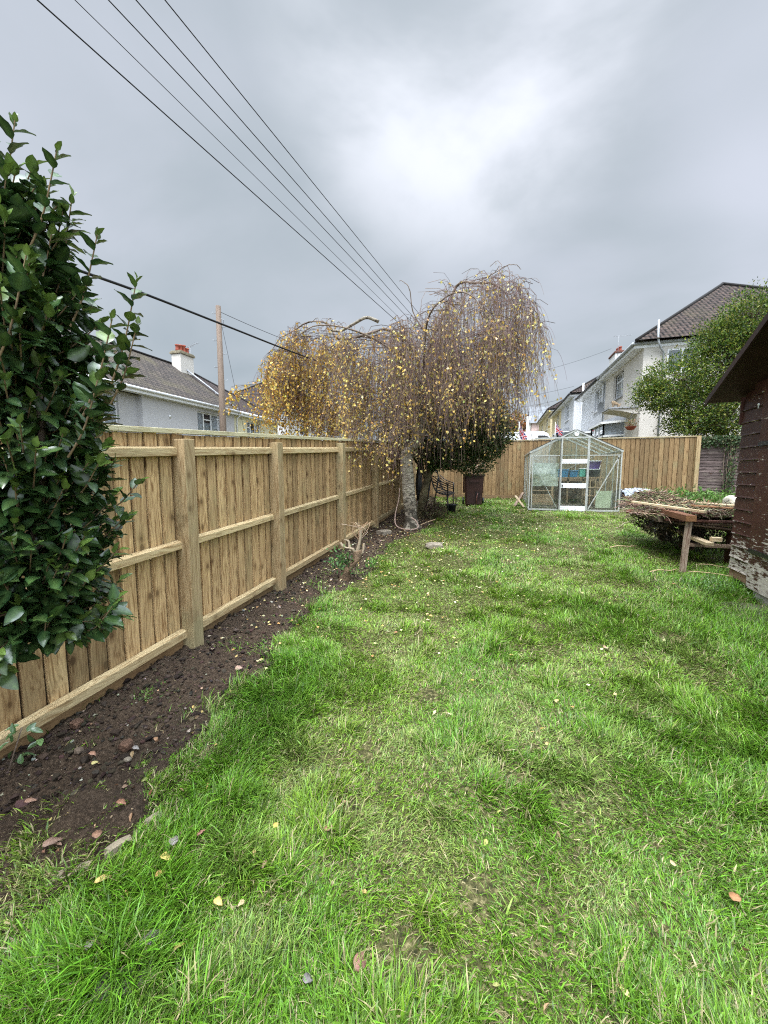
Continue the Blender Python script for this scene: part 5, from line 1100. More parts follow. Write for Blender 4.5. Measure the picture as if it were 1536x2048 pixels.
# attached half, blue-white
rb = House('semi_detached_house', XR, -1, 25.2, 1.25, 'blue-white rendered house joined on beyond the off-white one')
w2 = (22.95, 24.45, 4.86, 5.98); rb.wall(M['wblue'], 0, 22.2, 28.0, 1.1, 6.12, [w2]); rb.window(0, *w2, 3, .3, reveal=.12, open_top=[1], sillmat='upvc'); rb.roof(M['tiler'], 22.36, 28.0, 6.32, 9.60, 8.0, 0, 4.0, ov=.36); rb.eave(22.35, 28.2, 6.32, 'gutterb', (0, 0), 8, .32); bay_set(rb, 23.0, 26.2, 3.75, .70, .55)
# second building
r2 = House('semi_detached_house', 4.9, -1, 36, 1.9, 'pale blue rendered house, second building along on the right')
w3 = (32.3, 34.0, 5.55, 6.75); r2.wall(M['wblue'], 0, 30.3, 36.2, 1.2, 6.90, [w3]); r2.window(0, *w3, 2, .3); b = MB(); b.quad(r2.p(0, 30.3, 1.2), r2.p(-8, 30.3, 1.2), r2.p(-8, 30.3, 6.9), r2.p(0, 30.3, 6.9)); b.build('wall', M['wblue'], r2.e)
r2.roof(M['tiler'], 30.3, 42, 7.10, 9.95, 8, 4.0, 0); r2.eave(30.3, 36.2, 7.10, 'gutterb', (1, 0), 8); chimney(r2, 36.2, 9.3, 10.95, 1.7, .8, -4.0, M['wwhite'], 4, M_simple('red_brick_course', (.13, .06, .045), .9, .3)); bay_set(r2, 31.8, 35, 4.65, .7, .5, 2.6)
r2.pipe([(-.5, 30.1, 7.7), (-.5, 30.1, 1.4)], .055, 'upvc', 'soil_pipe'); r2.pipe([(-.9, 30.2, 6.6), (-.9, 30.2, 5.6)], .03, 'upvc')
for z in (4.0, 5.3): b = MB(); q = r2.p(-1.15, 30.3, z); b.box(q.x-.1, q.x+.1, q.y-.12, q.y-.002, q.z, q.z+.16); b.build('wall_vent', M['gutterb'], r2.e)
r2c = House('semi_detached_house', 4.9, -1, 39.2, 1.9, 'cream rendered house joined to the far side of the pale blue one')
r2c.wall(M['wyellow'], 0, 36.2, 42, 1.2, 6.9, [(37.5, 39.2, 5.55, 6.75)]); r2c.window(0, 37.5, 39.2, 5.55, 6.75, 2, .3); r2c.eave(36.2, 42.2, 7.10, 'gutterb'); bay_set(r2c, 38, 41, 4.65, .7, .5, 2.6)
aerial('tv_aerial', 'tall tv aerial on the far chimney of the right-hand terrace', (8.65, 35.2, 10.7), 1.5, 1.3, group=None, az=R(10))
r3 = House('semi_detached_house', 4.9, -1, 50, 2.5, 'small distant yellow house with a dark roof, last in the right-hand row')
r3.wall(M['wyellow'], 0, 43.6, 56, 1.5, 7.9, [(46, 47.8, 6.3, 7.5), (51, 52.8, 6.3, 7.5)]); r3.window(0, 46, 47.8, 6.3, 7.5, 2); r3.window(0, 51, 52.8, 6.3, 7.5, 2); b = MB(); b.quad(r3.p(0, 43.6, 1.5), r3.p(-8, 43.6, 1.5), r3.p(-8, 43.6, 7.9), r3.p(0, 43.6, 7.9)); b.build('wall', M['wyellow'], r3.e)
r3.roof(M['tiled'], 43.6, 56, 8.1, 10.9, 8, 4, 0); r3.eave(43.6, 56, 8.1, 'gutterb', (1, 0), 8)
# pink house with a grey slate roof closing the view
pk = empty('pink_house', (4.6, 62, 2.8), 0, 'distant pink house with a grey slate roof at the end of the row', 'house'); L = Vector(pk.location)
b = MB(); b.box(-.2, 6, 0, 7, -1, 6.1); b.build('wall', M['wpink'], pk); b = MB(); b.prism([(-.5, -.4, 6.1), (-.5, 7.4, 6.1), (-.5, 3.5, 9.0)], (7, 0, 0)); b.build('roof', M['slate'], pk)
b = MB(); b.box(-.9, -.25, .3, 1.0, 1.5, 7.2); b.build('chimney', M['wwhite'], pk); b = MB(); b.box(.3, .9, -.03, -.002, 3.8, 5.0); b.build('window', M['dark'], pk)
yk = empty('cream_outbuilding', (3.5, 58, 2.6), 0, 'tiny cream gabled building left of the pink house', 'outbuilding'); b = MB(); b.prism([(-.65, 0, -1), (.9, 0, -1), (.9, 0, 4.3), (.1, 0, 4.9), (-.65, 0, 4.0)], (0, 4, 0)); b.build('wall', M['wcream'], yk); b = MB(); b.box(-.6, .7, -.04, -.002, 1.9, 3.0); b.build('door', M_simple('red_door_paint', (.42, .03, .04), .5), yk)
# low white roofed van behind the back fence
vn = empty('white_van', (1.5, 27.5, 1.6), 0, 'white van roof just showing above the end fence by the flag', 'van')
b = MB(); b.prism([(-2.4, -.9, .3), (2.4, -.9, .3), (2.4, -.9, 1.3), (1.9, -.9, 1.4), (1.4, -.9, 2.42), (1.15, -.9, 2.55), (-2.3, -.9, 2.58), (-2.4, -.9, 2.45)], (0, 1.8, 0)); b.build('body', M['upvc'], vn, bevel=.06)
for x in (-1.6, 1.5):
    for y_ in (-.9, .72): b = MB(); b.tube([(x, y_, .32), (x, y_+.18, .32)], .32, 16); b.build('wheel', M['blackp'], vn)
b = MB(); b.prism([(1.45, -.912, 1.45), (1.85, -.912, 1.45), (1.45, -.912, 2.2), (1.2, -.912, 2.3), (.8, -.912, 2.3), (.8, -.912, 1.45)], (0, .01, 0)); b.build('window', M['dark'], vn)
leafy('autumn_tree', 'distant orange-brown autumn tree above the van roof', 'tree', [(2.8, 66, 2.8), (2.8, 66, 6)], .3, .2, [(2.4, 66, 8.6, 2.6, 2, 2.3), (4.0, 67, 7.6, 2.0, 2, 2.0), (.8, 67, 8.2, 2.2, 2, 2.2), (3.2, 64, 6.0, 2.3, 1.6, 1.7)], 7000, [(.30, .12, .03), (.22, .10, .03), (.38, .17, .04), (.14, .11, .04)], .30, .7, twigs=0)
leafy('far_hedge_tree', 'dull green distant tree under the orange autumn crown', 'tree', [(3.6, 55, 2.7), (3.6, 55, 3.5)], .2, .1, [(3.0, 55, 4.6, 1.5, 1.2, 1.1), (1.2, 56, 4.6, 1.8, 1.2, 1.3)], 4000, [(.07, .09, .03), (.12, .11, .04)], .22, .6, twigs=0)
# union flags on poles
def flag(label, x, y, z, w, h, az, droop):
    e = empty('union_flag', (x, y, z-2.6), az, label, 'flag'); b = MB(); b.tube([(0, 0, 0), (0, 0, 2.6+h+.08)], .018, 6); b.build('pole', M['whitep'], e)
    nx, nz = 24, 16; V = []; Cc = []; 
    for j in range(nz+1):
        for i in range(nx+1):
            u, v = i/nx, j/nz; V.append((w*u*(1-droop*.55)+.01, .05*math.sin(u*9+v*2), 2.6+h*v-droop*w*u*.9)); 
            X, Y = (u-.5)*2, (v-.5); d = abs(abs(X)-abs(Y)*2)/2.2
            c = (.02, .03, .16)
            if d < .10: c = (.75, .75, .78)
            if d < .045: c = (.55, .02, .04)
            if abs(X) < .17 or abs(Y) < .165: c = (.75, .75, .78)
            if abs(X) < .10 or abs(Y) < .10: c = (.55, .02, .04)
            Cc.append(c)
    i = (np.arange(nz)[:, None]*(nx+1)+np.arange(nx)[None]).ravel(); me = np_mesh('cloth', V, [np.stack([i, i+1, i+nx+2, i+nx+1], -1)], np.array(Cc), True); o = link('cloth', me, M['cloth'], e); sd = o.modifiers.new('sol', 'SOLIDIFY'); sd.thickness = .004
M['cloth'] = M_leaf('flag_cloth', None, .8, .2, .1)
flag('red white and blue flag hanging limp beside the van roof', .86, 20.0, 3.35, .75, .55, R(5), .95)
flag('red white and blue flag on a pole against the distant pale houses', 3.22, 26.0, 4.05, .70, .50, R(10), .75)

# ================================================================== UTILITY POLE AND WIRES
M['polew'] = M_wood('creosoted_pole_wood', (.22, .165, .125), (.12, .085, .065), green=0, knots=.2)
up_ = empty('utility_pole', (-13.0, 16.1, -.2), 0, 'tall wooden utility pole with climbing steps in front of the grey house', 'utility pole')
b = MB(); b.tube([(0, 0, 0), (0, 0, 4), (0, 0, 9.6)], [.165, .15, .115], 14, (.5, 0, .3)); b.build('pole', M['polew'], up_)
for k in range(9): z = 4.3+k*.62; s = 1 if k % 2 else -1; b = MB(); b.tube([(s*.10, s*.03, z), (s*.28, s*.08, z), (s*.29, s*.085, z+.06)], .014, 5); b.build('step', M['lead'], up_)
b = MB(); b.tube([(.14, 0, 9.0), (.25, .02, 8.95), (.24, .02, 8.8)], .02, 6); b.build('bracket', M['lead'], up_)
def wire(name, label, A, B_, sag, r, cat='wire', group=None, n=40):
    A, B_ = Vector(A), Vector(B_); pts = [A.lerp(B_, k/n)-Vector((0, 0, sag*4*(k/n)*(1-k/n))) for k in range(n+1)]; b = MB(); b.tube(pts, r, 6); o = b.build(name, M['wireb'], None); return tag(o, label, cat, group)
M['wireb'] = M_simple('black_cable_sheath', (.012, .012, .014), .6)
def ext(a, c, y0, y1):
    A, B_ = Vector(a), Vector(c); f = lambda y: A+(B_-A)*((y-A.y)/(B_.y-A.y)); return f(y0), f(y1)
W = [((-5.323, 3.702, 7), (-3.78, 13.753, 7), .013, 'lowest and leftmost'), ((-4.903, 3.827, 7), (-3.547, 13.914, 7), .007, 'thin second'), ((-4.528, 3.938, 7), (-3.271, 13.904, 7), .010, 'middle'), ((-4.22, 4.03, 7), (-3.073, 13.827, 7), .010, 'fourth'), ((-3.896, 4.127, 7), (-2.853, 13.373, 7), .010, 'rightmost and steepest')]
for a, c, r, t in W:
    A, B_ = ext(a, c, -8, 45); b = MB(); pts = [A.lerp(B_, k/40) for k in range(41)]; b.tube(pts, r*.72, 6); o = b.build('overhead_wire', M['wireb']); tag(o, t+' of the five overhead wires crossing the sky', 'wire', 'overhead wires above the fence')
s_ = 1.35; cpts = [(-2.6, 1.0, 2.66), (-2.6, 1.967, 2.791), (-2.6, 2.457, 2.852), (-2.6, 3.306, 2.935), (-2.6, 5.006, 3.105), (-2.6, 7.5, 3.42), (-2.6, 9.5, 3.7)]
cp = [Vector((x*s_, y*s_, CAM_H+(z-CAM_H)*s_)) for x, y, z in cpts]; b = MB(); b.tube(smooth_path(cp, 40).tolist(), .0135, 8); o = b.build('service_cable', M['wireb']); tag(o, 'thick black sagging cable running from the bay shrub into the birch', 'cable')
wire('service_wire', 'fine wire from the top of the utility pole towards the birch', (-12.85, 16.1, 9.1), (-6.0, 30, 9.2), .6, .012)
wire('service_wire', 'fine wire crossing the sky between birch and the far right chimney', (-2, 33, 8.9), (8.2, 35.3, 11.3), .4, .010)
wire('stay_wire', 'thin stay wire slanting down behind the utility pole', (-13.0, 16.3, 8.6), (-12.1, 17.6, -.2), 0, .008)
for k, (z0, z1) in enumerate(((11.6, 10.9), (10.2, 9.9), (9.4, 9.2))): wire('distant_wire', 'faint distant wire low in the sky, '+('upper', 'middle', 'lowest')[k]+' of three left of the far houses', (-6, 56, z0), (7, 44, z1-.6), .5, .012)

# ================================================================== THINGS IN THE GARDEN
# brown wheelie bin full of cut branches
M['binb'] = M_simple('brown_bin_plastic', (.040, .016, .012), .45, .2, 5, .1)
BX, BYy = -.64, 10.45; bz = gf(BX, BYy)+.01
wb = empty('wheelie_bin', (BX, BYy, bz), R(6), 'dark brown wheeled garden waste bin stuffed with cut stems', 'bin')
b = MB(); k0, k1 = .40, .54
def rr_(w, d, z, r=.05):
    out_ = []
    for sx, sy, a0 in ((1, 1, 0), (-1, 1, 90), (-1, -1, 180), (1, -1, 270)):
        for t in (0, 30, 60, 90): a = R(a0+t); out_.append((sx*(w/2-r)+r*math.cos(a), sy*(d/2-r)+r*math.sin(a), z))
    return out_
rings = [rr_(.42, .44, .03), rr_(.44, .46, .30), rr_(.50, .52, .74), rr_(.50, .52, .76), rr_(.56, .58, .77), rr_(.56, .58, .81), rr_(.48, .50, .81), rr_(.44, .46, .5)]
n = 16; b.add([v for r in rings for v in r], [(i*n+k, i*n+(k+1) % n, (i+1)*n+(k+1) % n, (i+1)*n+k) for i in range(len(rings)-1) for k in range(n)]+[tuple(range(n-1, -1, -1)), tuple((len(rings)-1)*n+k for k in range(n))]); b.build('body', M['binb'], wb)
b = MB(); b.box(-.13, .13, -.262, -.245, .60, .66, (.8, .8, .8)); b.box(.04, .15, -.255, -.232, .20, .36, (.35, .3, .3)); b.tube([(.10, -.27, .33), (.07, -.285, .20), (.06, -.27, .0)], .012, 6, (3, 3, 3)); b.build('label_recess', M['binb'], wb)
b = MB(); b.tube([(-.2, .30, .79), (.2, .30, .79)], .018, 8); b.build('handle', M['blackp'], wb)
b = MB(); b.prism([(-.27, .30, .80), (.27, .30, .80), (.27, .36, .30), (-.27, .36, .30)], (0, .02, 0)); b.build('lid', M['binb'], wb, bevel=.01)
for s in (-1, 1): b = MB(); b.tube([(s*.24, .16, .09), (s*.28, .16, .09)], .10, 16); b.build('wheel', M['blackp'], wb)
def stems_bundle(name, label, x, y, z, n, spread, h, cols, cat='cuttings', rad=.006):
    e = empty(name, (x, y, z), 0, label, cat); K = 7; a = rng.uniform(0, 6.28, n); s = rng.uniform(0, 1, n)*spread; hh = rng.uniform(.5, 1, n)*h; t = np.linspace(0, 1, K)[None]
    P = np.stack([.10*np.cos(a)[:, None]+s[:, None]*np.cos(a)[:, None]*t**1.3+rng.normal(0, .012, (n, K)), .10*np.sin(a)[:, None]+s[:, None]*np.sin(a)[:, None]*t**1.3+rng.normal(0, .012, (n, K)), -.25*h+hh[:, None]*t*1.1], -1)
    V1 = tubes(P, np.linspace(rad, rad*.3, K)[None]*rng.uniform(.5, 1.5, (n, 1)), 4, pick(cols, n)); m2 = n*7; j = rng.integers(0, n, m2); kk = rng.integers(3, K, m2); base = P[j, kk]; tt = np.linspace(0, 1, 4)[None, :, None]
    P2_ = base[:, None]+(unit(m2)*.6+np.array([0, 0, .4]))[:, None]*tt*rng.uniform(.06, .16, (m2, 1, 1)); V2 = tubes(P2_, np.full((m2, 4), .0028), 3, pick(cols, m2)); V, F, c = merge([V1, V2]); link('stems', np_mesh('stems', V, F, c), M['birchtwig'], e); return e
stems_bundle('cut_stems', 'bundle of pale dry cut stems sticking out of the brown bin', BX+.02, BYy, bz+.85, 60, .33, .48, [(.36, .26, .17), (.26, .17, .11), (.48, .38, .28), (.17, .10, .07)])
# black metal bench behind the evergreen trunk, end-on
bn = empty('garden_bench', (-1.36, 9.35, gf(-1.36, 9.3)), R(0), 'black metal slatted garden bench under the dark green tree', 'bench')
prof = smooth_path([(-.36, 0, .98), (-.26, 0, 1.03), (-.17, 0, .95), (-.12, 0, .78), (-.05, 0, .58), (.03, 0, .50), (.12, 0, .47), (.22, 0, .46), (.28, 0, .43)], 13)
for i, p in enumerate(prof): b = MB(); b.box(p[0]-.022, p[0]+.022, -.50, .60, p[2]-.008, p[2]+.008); b.build('slat', M['blackp'], bn)
for yy in (-.53, .63):
    b = MB(); b.tube([(q[0], yy, q[2]-.02) for q in prof], .018, 6); b.tube([(.24, yy, .45), (.26, yy, -.02)], .020, 6); b.tube([(-.14, yy, .85), (-.20, yy, .4), (-.28, yy, -.02)], .020, 6)
    for dz in (0, .07, .14, .21): b.tube([(-.10, yy, .68+dz*.9), (.05, yy, .60+dz*.7), (.25, yy, .52+dz*.75)], .011, 5)
    b.tube([(.25, yy, .44), (.25, yy, .69)], .016, 6); b.build('end_frame', M['blackp'], bn)
pr_ = empty('closed_parasol', (-1.78, 8.75, gf(-1.78, 8.75)), R(0), 'closed black garden parasol leaning beside the evergreen trunk', 'parasol')
b = MB(); b.tube([(0, 0, 0), (.03, .02, 1.5)], .015, 8); b.build('pole', M['lead'], pr_); b = MB(); b.tube([(.006, .004, .32), (.01, .006, .42), (.014, .01, .7), (.025, .016, 1.15), (.03, .02, 1.35)], [.03, .055, .085, .06, .02], 12); b.build('canopy', M['blackp'], pr_)
b = MB(); b.tube([(.004, .003, .0), (.006, .004, .31)], .030, 8); b.build('spike', M['lead'], pr_)
leafy('heather_shrub', 'low olive-brown twiggy shrub at the foot of the dark tree', 'shrub', [(-1.40, 8.25, .50), (-1.40, 8.25, .7)], .02, .01, [(-1.42, 8.28, .76, .26, .26, .22), (-1.22, 8.3, .72, .18, .2, .16)], 1500, [(.09, .10, .04), (.13, .11, .05), (.16, .12, .06), (.05, .06, .025)], .04, .4, twigs=120)
b = MB(); b.lathe([(.001, 0), (.09, 0), (.12, .17), (.135, .17), (.13, .20), (.11, .20), (.09, .10), (.001, .1)], 0, 0, 0, 16); e = empty('plant_pot', (-1.08, 9.25, gf(-1.08, 9.25)), 0, 'small black plant pot with dead twigs beside the bench leg', 'plant pot'); b.build('pot', M['blackp'], e); stems_bundle('dead_stems', 'few dead twigs standing in the small black pot', -1.08, 9.25, gf(-1.08, 9.25)+.2, 12, .12, .22, [(.10, .06, .04), (.2, .13, .09)], 'dead plant', .004)
# garden hose round the birch
b = MB(); z0 = gf(-1.6, 7.0); pts = smooth_path([(-1.86, 7.32, z0+.78), (-1.86, 7.25, z0+.55), (-1.90, 7.15, z0+.28), (-1.86, 7.02, z0+.10), (-1.72, 6.93, z0+.035), (-1.52, 6.90, z0+.03), (-1.42, 6.98, z0+.06), (-1.46, 7.04, z0+.16), (-1.56, 7.04, z0+.24)], 40)
b.tube(pts.tolist(), .011, 8); M['hose'] = M_simple('faded_pink_hose', (.38, .27, .22), .5); o = b.build('garden_hose', M['hose']); tag(o, 'faded beige hose looped round the foot of the birch trunk', 'hose')
b = MB(); b.tube(smooth_path([(-1.46, 7.45, gf(-1.46, 7.45)+.02), (-1.36, 7.7, gf(-1.36, 7.7)+.03), (-1.25, 8.0, gf(-1.25, 8)+.03)], 10).tolist(), .009, 6); o = b.build('fallen_stick', M['palewood']); tag(o, 'thin pale stick lying in the grass behind the birch trunk', 'stick')
# twisted stump with a leafy shoot
sx, sy = -1.72, 4.10; sz = gf(sx, sy)
stp = empty('tree_stump', (sx, sy, sz-.04), 0, 'twisted brown shrub stump with sawn-off branches near the fence', 'stump')
def bark_tube(b, pts, rs, n=12, seed=0, fl=.18):
    p = smooth_path(pts, 22); r = np.interp(np.linspace(0, 1, 22), np.linspace(0, 1, len(rs)), rs); vs = []
    for i, q in enumerate(p):
        for k in range(n): a = 2*math.pi*k/n; w_ = r[i]*(1+fl*math.sin(3*a+i*.35+seed)+fl*.5*math.sin(5*a-i*.2)); vs.append((q[0]+w_*math.cos(a), q[1]+w_*math.sin(a)*.9, q[2]+w_*.25*math.sin(a+1)))
    b.add(vs, [(i*n+k, i*n+(k+1) % n, (i+1)*n+(k+1) % n, (i+1)*n+k) for i in range(21) for k in range(n)]+[tuple(21*n+k for k in range(n))], smooth=True)
M['stump'] = M_simple('brown_ridged_bark', (.13, .085, .05), .85, .5, 14, .9, bdist=.02)
b = MB(); bark_tube(b, [(0, 0, 0), (.02, 0, .10), (.08, .02, .19), (.15, .04, .27), (.16, .05, .38)], [.085, .065, .062, .060, .045]); b.build('trunk', M['stump'], stp)
M['cutwood'] = M_simple('sawn_end_wood', (.24, .19, .13), .8, .2, 20, .3)
for pts, rs in (([(.15, .05, .33), (.10, .03, .40), (.02, .0, .42), (-.03, 0, .47)], [.026, .020, .015]), ([(.16, .05, .36), (.19, .06, .50), (.20, .07, .62)], [.028, .018, .012]), ([(.15, .04, .30), (.22, .06, .36), (.23, .08, .46)], [.022, .015, .011]), ([(.08, .02, .38), (.05, .05, .48), (.0, .05, .50)], [.018, .014, .011])):
    b = MB(); bark_tube(b, pts, rs, 9, 2, .1); b.build('cut_branch', M['cutwood'], stp)
tws = [np.array(smooth_path([(.18, .06, .5), (.18+rng.normal(0, .05), .06+rng.normal(0, .04), .62), (.18+rng.normal(0, .09), .06+rng.normal(0, .07), .70)], 6)) for _ in range(16)]; V, F, c = tubes(np.stack(tws), np.full((16, 6), .003), 4, pick([(.4, .3, .2), (.25, .16, .1)], 16)); link('twigs', np_mesh('twigs', V, F, c), M['birchtwig'], stp)
n = 150; P = np.stack([rng.normal(.0, .075, n), rng.normal(-.03, .06, n), rng.normal(.27, .065, n)], -1); V, F, c = leaves(P, unit(n)+np.array([0, -.3, .1]), unit(n)*.5+np.array([0, -.4, .8]), rng.uniform(.035, .06, n), rng.uniform(.018, .03, n), bay_tmpl(5, .01, .1), pick([(.05, .13, .03), (.03, .085, .022), (.10, .18, .05)], n)); link('foliage', np_mesh('foliage', V, F, c, True), M['softleaf'], stp)
n = 22; e = empty('green_seedling', (-1.50, 4.55, gf(-1.5, 4.55)), 0, 'small bright green weed just behind the stump', 'weed'); P = np.stack([rng.normal(0, .03, n), rng.normal(0, .03, n), rng.uniform(.02, .12, n)], -1); V, F, c = leaves(P, unit(n)*.8+np.array([0, 0, .9]), unit(n)+np.array([0, -.5, 0]), rng.uniform(.05, .09, n), rng.uniform(.02, .03, n), bay_tmpl(5, .01, .1), pick([(.16, .30, .06), (.10, .22, .05)], n)); link('leaves', np_mesh('leaves', V, F, c), M['softleaf'], e)
# small sprig bottom-left
n = 15; e = empty('young_bay_shoot', (-2.22, 1.12, gf(-2.2, 1.12)), 0, 'young bay shoot with a few leaves at the left edge against the bottom rail', 'weed'); P = np.stack([rng.normal(.02, .04, n), rng.normal(.05, .04, n), rng.uniform(.03, .20, n)], -1); V, F, c = leaves(P, unit(n)+np.array([.3, 0, .3]), unit(n)*.4+np.array([.3, -.3, 1]), rng.uniform(.045, .075, n), rng.uniform(.02, .032, n), bay_tmpl(7, .02, .1), pick([(.06, .12, .04), (.10, .18, .07)], n)); link('leaves', np_mesh('leaves', V, F, c, True), M['bayleaf'], e)
b = MB(); b.tube([(0, 0, -.02), (.02, .03, .10), (.02, .07, .2)], .003, 5); b.build('stem', M['branch'], e)
# stones and edging
def stone(name, label, x, y, s, mt, flat=.5, dz=0, rz=0, seed=0, cat='stone', mesh_sub=3):
    bm = bmesh.new(); bmesh.ops.create_icosphere(bm, subdivisions=mesh_sub, radius=1)
    for v in bm.verts:
        c_ = v.co.copy(); k = 1+.35*(float(fbm(c_.x*1.3+seed, c_.y*1.3+c_.z, 1.0, 3, seed))-.5)*2; v.co = Vector((max(-.8, min(.8, c_.x*k))*s[0], max(-.75, min(.75, c_.y*k))*s[1], max(-.7, min(.62, c_.z*k))*s[2]))
    me = bpy.data.meshes.new(name); bm.to_mesh(me); bm.free(); o = link(name, me, mt); o.location = (x, y, gf(x, y)+dz); o.rotation_euler = (0, 0, rz); return tag(o, label, cat)
M['stoneg'] = M_simple('grey_garden_stone', (.20, .17, .13), .85, .35, 12, .6, tint=False); M['stoneb'] = M_simple('brown_soil_clod', (.10, .055, .035), .9, .5, 22, 1.0, tint=False, bdist=.02); M['stonep'] = M_simple('pale_mortar_edging', (.24, .20, .14), .9, .35, 12, .6, tint=False); M['stoned'] = M_simple('dark_slate_brick', (.075, .065, .055), .85, .35, 12, .6, tint=False)
stone('flat_stone', 'flat brown-grey stone lying alone on the lawn right of the stump', -.93, 5.82, (.17, .12, .06), M['stoneg'], dz=.035, rz=.3, seed=3)
stone('flat_stone', 'rounded grey stone in the leaf litter left of the birch trunk', -1.95, 6.55, (.14, .12, .08), M['stoneg'], dz=.03, rz=1, seed=5)
stone('soil_clod', 'largest reddish-brown clod of earth on the dug strip', -1.80, 1.40, (.038, .034, .030), M['stoneb'], dz=.02, seed=7, cat='clod'); stone('pebble', 'small grey pebble at the grass edge beside the largest clod', -1.71, 1.33, (.020, .014, .010), M['stoneg'], dz=.014, seed=8, cat='pebble')
stone('soil_clod', 'smaller reddish clod close to the bottom rail near the left edge', -2.22, 1.45, (.035, .035, .028), M['stoneb'], dz=.02, seed=9, cat='clod')
for lab, ex, ey, sx_, sy_, rz_ in (('largest pale rough edging piece, nearest of the three along the bed', -1.45, .885, .075, .026, .80), ('middle pale edging piece half covered by grass', -1.375, 1.005, .055, .020, 1.05), ('smallest pale edging piece, farthest along the row', -1.335, 1.13, .040, .014, 1.2)): stone('edging_stone', lab, ex, ey, (sx_, sy_, .026), M['stonep'], dz=-.004, rz=rz_, seed=int(ey*40), cat='edging')
stone('buried_brick', 'dark flat brick sunk in the grass at the bottom edge of the picture', -.97, .70, (.095, .050, .035), M['stoned'], dz=.015, rz=.65, seed=11, cat='brick')

# ---- timber and garden-waste heap beside the shed
def plank(label, a, c, w, h, mt='oldwood', roll=0, group=None, col=None):
    b = MB(); A, B_ = Vector(a), Vector(c); d = B_-A; L_ = d.length; b.box(-w/2, w/2, 0, L_, -h/2, h/2, col or tintv()); o = b.build('old_plank', M[mt], None, bevel=.003); o.location = A
    q = d.to_track_quat('Y', 'Z'); o.rotation_euler = (q @ Euler((0, roll, 0)).to_quaternion()).to_euler(); return tag(o, label, 'plank', group)
M['orangew'] = M_wood('orange_brown_sawn_wood', (.26, .135, .065), (.12, .055, .028), axis='Y', knots=.5); M['redw'] = M_wood('dark_red_stained_wood', (.14, .06, .04), (.06, .025, .018), axis='Y', knots=.2)
zg = gf(2.12, 5.3)
b = MB(); b.box(-.027, .027, -.022, .022, -.05, .62, (.7, .2, .4)); o = b.build('support_post', M_wood('worn_painted_stake', (.40, .32, .26), (.13, .07, .05), knots=.3)); o.location = (2.115, 5.30, zg); o.rotation_euler = (R(1), R(2.2), 0); tag(o, 'worn square stake standing in the grass propping up the timber beam', 'post')
be = plank('thick brown beam whose orange sawn end rests on the stake', (2.13, 5.22, .985), (2.05, 7.15, 1.03), .105, .070, 'redw', 0, None, (.9, .6, .3))
b = MB(); b.box(-.0515, .0515, -.004, -.0005, -.034, .034, (.8, .5, .3)); b.build('sawn_end', M['orangew'], be)
plank('long pale batten lying slanted across the front of the heap', (1.80, 6.15, 1.105), (2.36, 5.45, 1.045), .05, .028, 'palewood')
plank('dark red board sticking out left under the garden waste', (1.84, 6.45, .955), (2.4, 6.0, .97), .16, .03, 'redw', R(8)); plank('second dark red board below the waste, pointing left', (1.92, 6.75, .90), (2.7, 6.1, .93), .14, .028, 'redw', R(-6))
plank('wide dark brown board sloping under the left of the heap', (2.05, 6.3, .78), (2.7, 5.9, .93), .20, .03, 'oldwood', R(20))
plank('long grey plank low in the stack by the shed', (2.20, 6.3, .80), (2.95, 5.75, .80), .16, .035, 'oldwood'); plank('weathered plank just above the lowest in the stack', (2.15, 6.0, .855), (3.1, 5.6, .865), .12, .03, 'oldwood')
plank('pale ended plank pointing towards the lawn near the ground', (2.42, 5.42, .665), (2.30, 6.9, .76), .085, .038, 'palewood', 0, None, (.5, .1, .3)); plank('plank crossing under the pale ended one', (2.30, 5.75, .60), (3.1, 5.6, .62), .1, .04, 'oldwood')
plank('short pale offcut resting on the low plank', (2.46, 5.50, .715), (2.56, 5.50, .715), .07, .05, 'palewood'); 
plank('thin orange lath on top of the waste near the shed', (2.25, 6.3, 1.08), (2.75, 5.7, 1.075), .07, .02, 'orangew', 0, None, (.9, .3, .2)); plank('splintered pale board on top of the heap beside the shed', (2.45, 6.6, 1.10), (2.95, 5.9, 1.09), .12, .02, 'palewood')
for k, (x, y_) in enumerate(((2.55, 7.05), (2.9, 6.9), (2.85, 5.80), (2.6, 6.45))): b = MB(); z_ = gf(x, y_); b.box(-.07, .07, -.07, .07, 0, .40 if k != 3 else .30, (.0, .1, .3)); b.box(-.10, .10, -.05, .05, .401 if k != 3 else .301, .46 if k != 3 else .38, (.0, .1, .7)); o = b.build('support_block', M['redw']); o.location = (x, y_, z_); tag(o, ('rear left', 'rear right', 'front right', 'middle')[k]+' dark timber block under the stacked planks', 'block')
# the deck of old boards that carries the waste
dk = empty('waste_platform', (2.5, 6.4, .9), 0, 'dark collapsed board platform carrying the garden waste by the shed', 'platform')
for k in range(6): b = MB(); b.box(2.02+.03*(k % 3), 3.3, 5.75+k*.22, 5.95+k*.22, .955+.004*(k % 2), .985+.004*(k % 2), (random.uniform(.0, .4), .2, random.random())); b.build('board', M['oldwood'], dk, wc=True)
b = MB(); b.box(2.0, 2.06, 5.8, 7.0, .87, .953, (.1, 0, .4)); b.box(2.9, 2.96, 5.8, 7.0, .87, .953, (.1, 0, .2)); b.build('bearer', M['oldwood'], dk, wc=True)
plank('dark board showing at the front of the stack just under the platform', (2.05, 5.72, .915), (3.15, 5.62, .91), .09, .028, 'redw'); plank('grey-edged board sagging left below the platform', (2.10, 5.95, .87), (3.0, 5.68, .80), .15, .022, 'oldwood'); plank('dark splintered board lying crosswise over the heap edge', (2.35, 5.66, 1.01), (2.95, 6.05, 1.03), .10, .02, 'redw')
hp = empty('garden_waste_heap', (2.4, 6.4, 1.0), 0, 'heap of cut twigs, hay and wilted weeds on the board platform', 'garden waste'); L0 = np.array(hp.location)
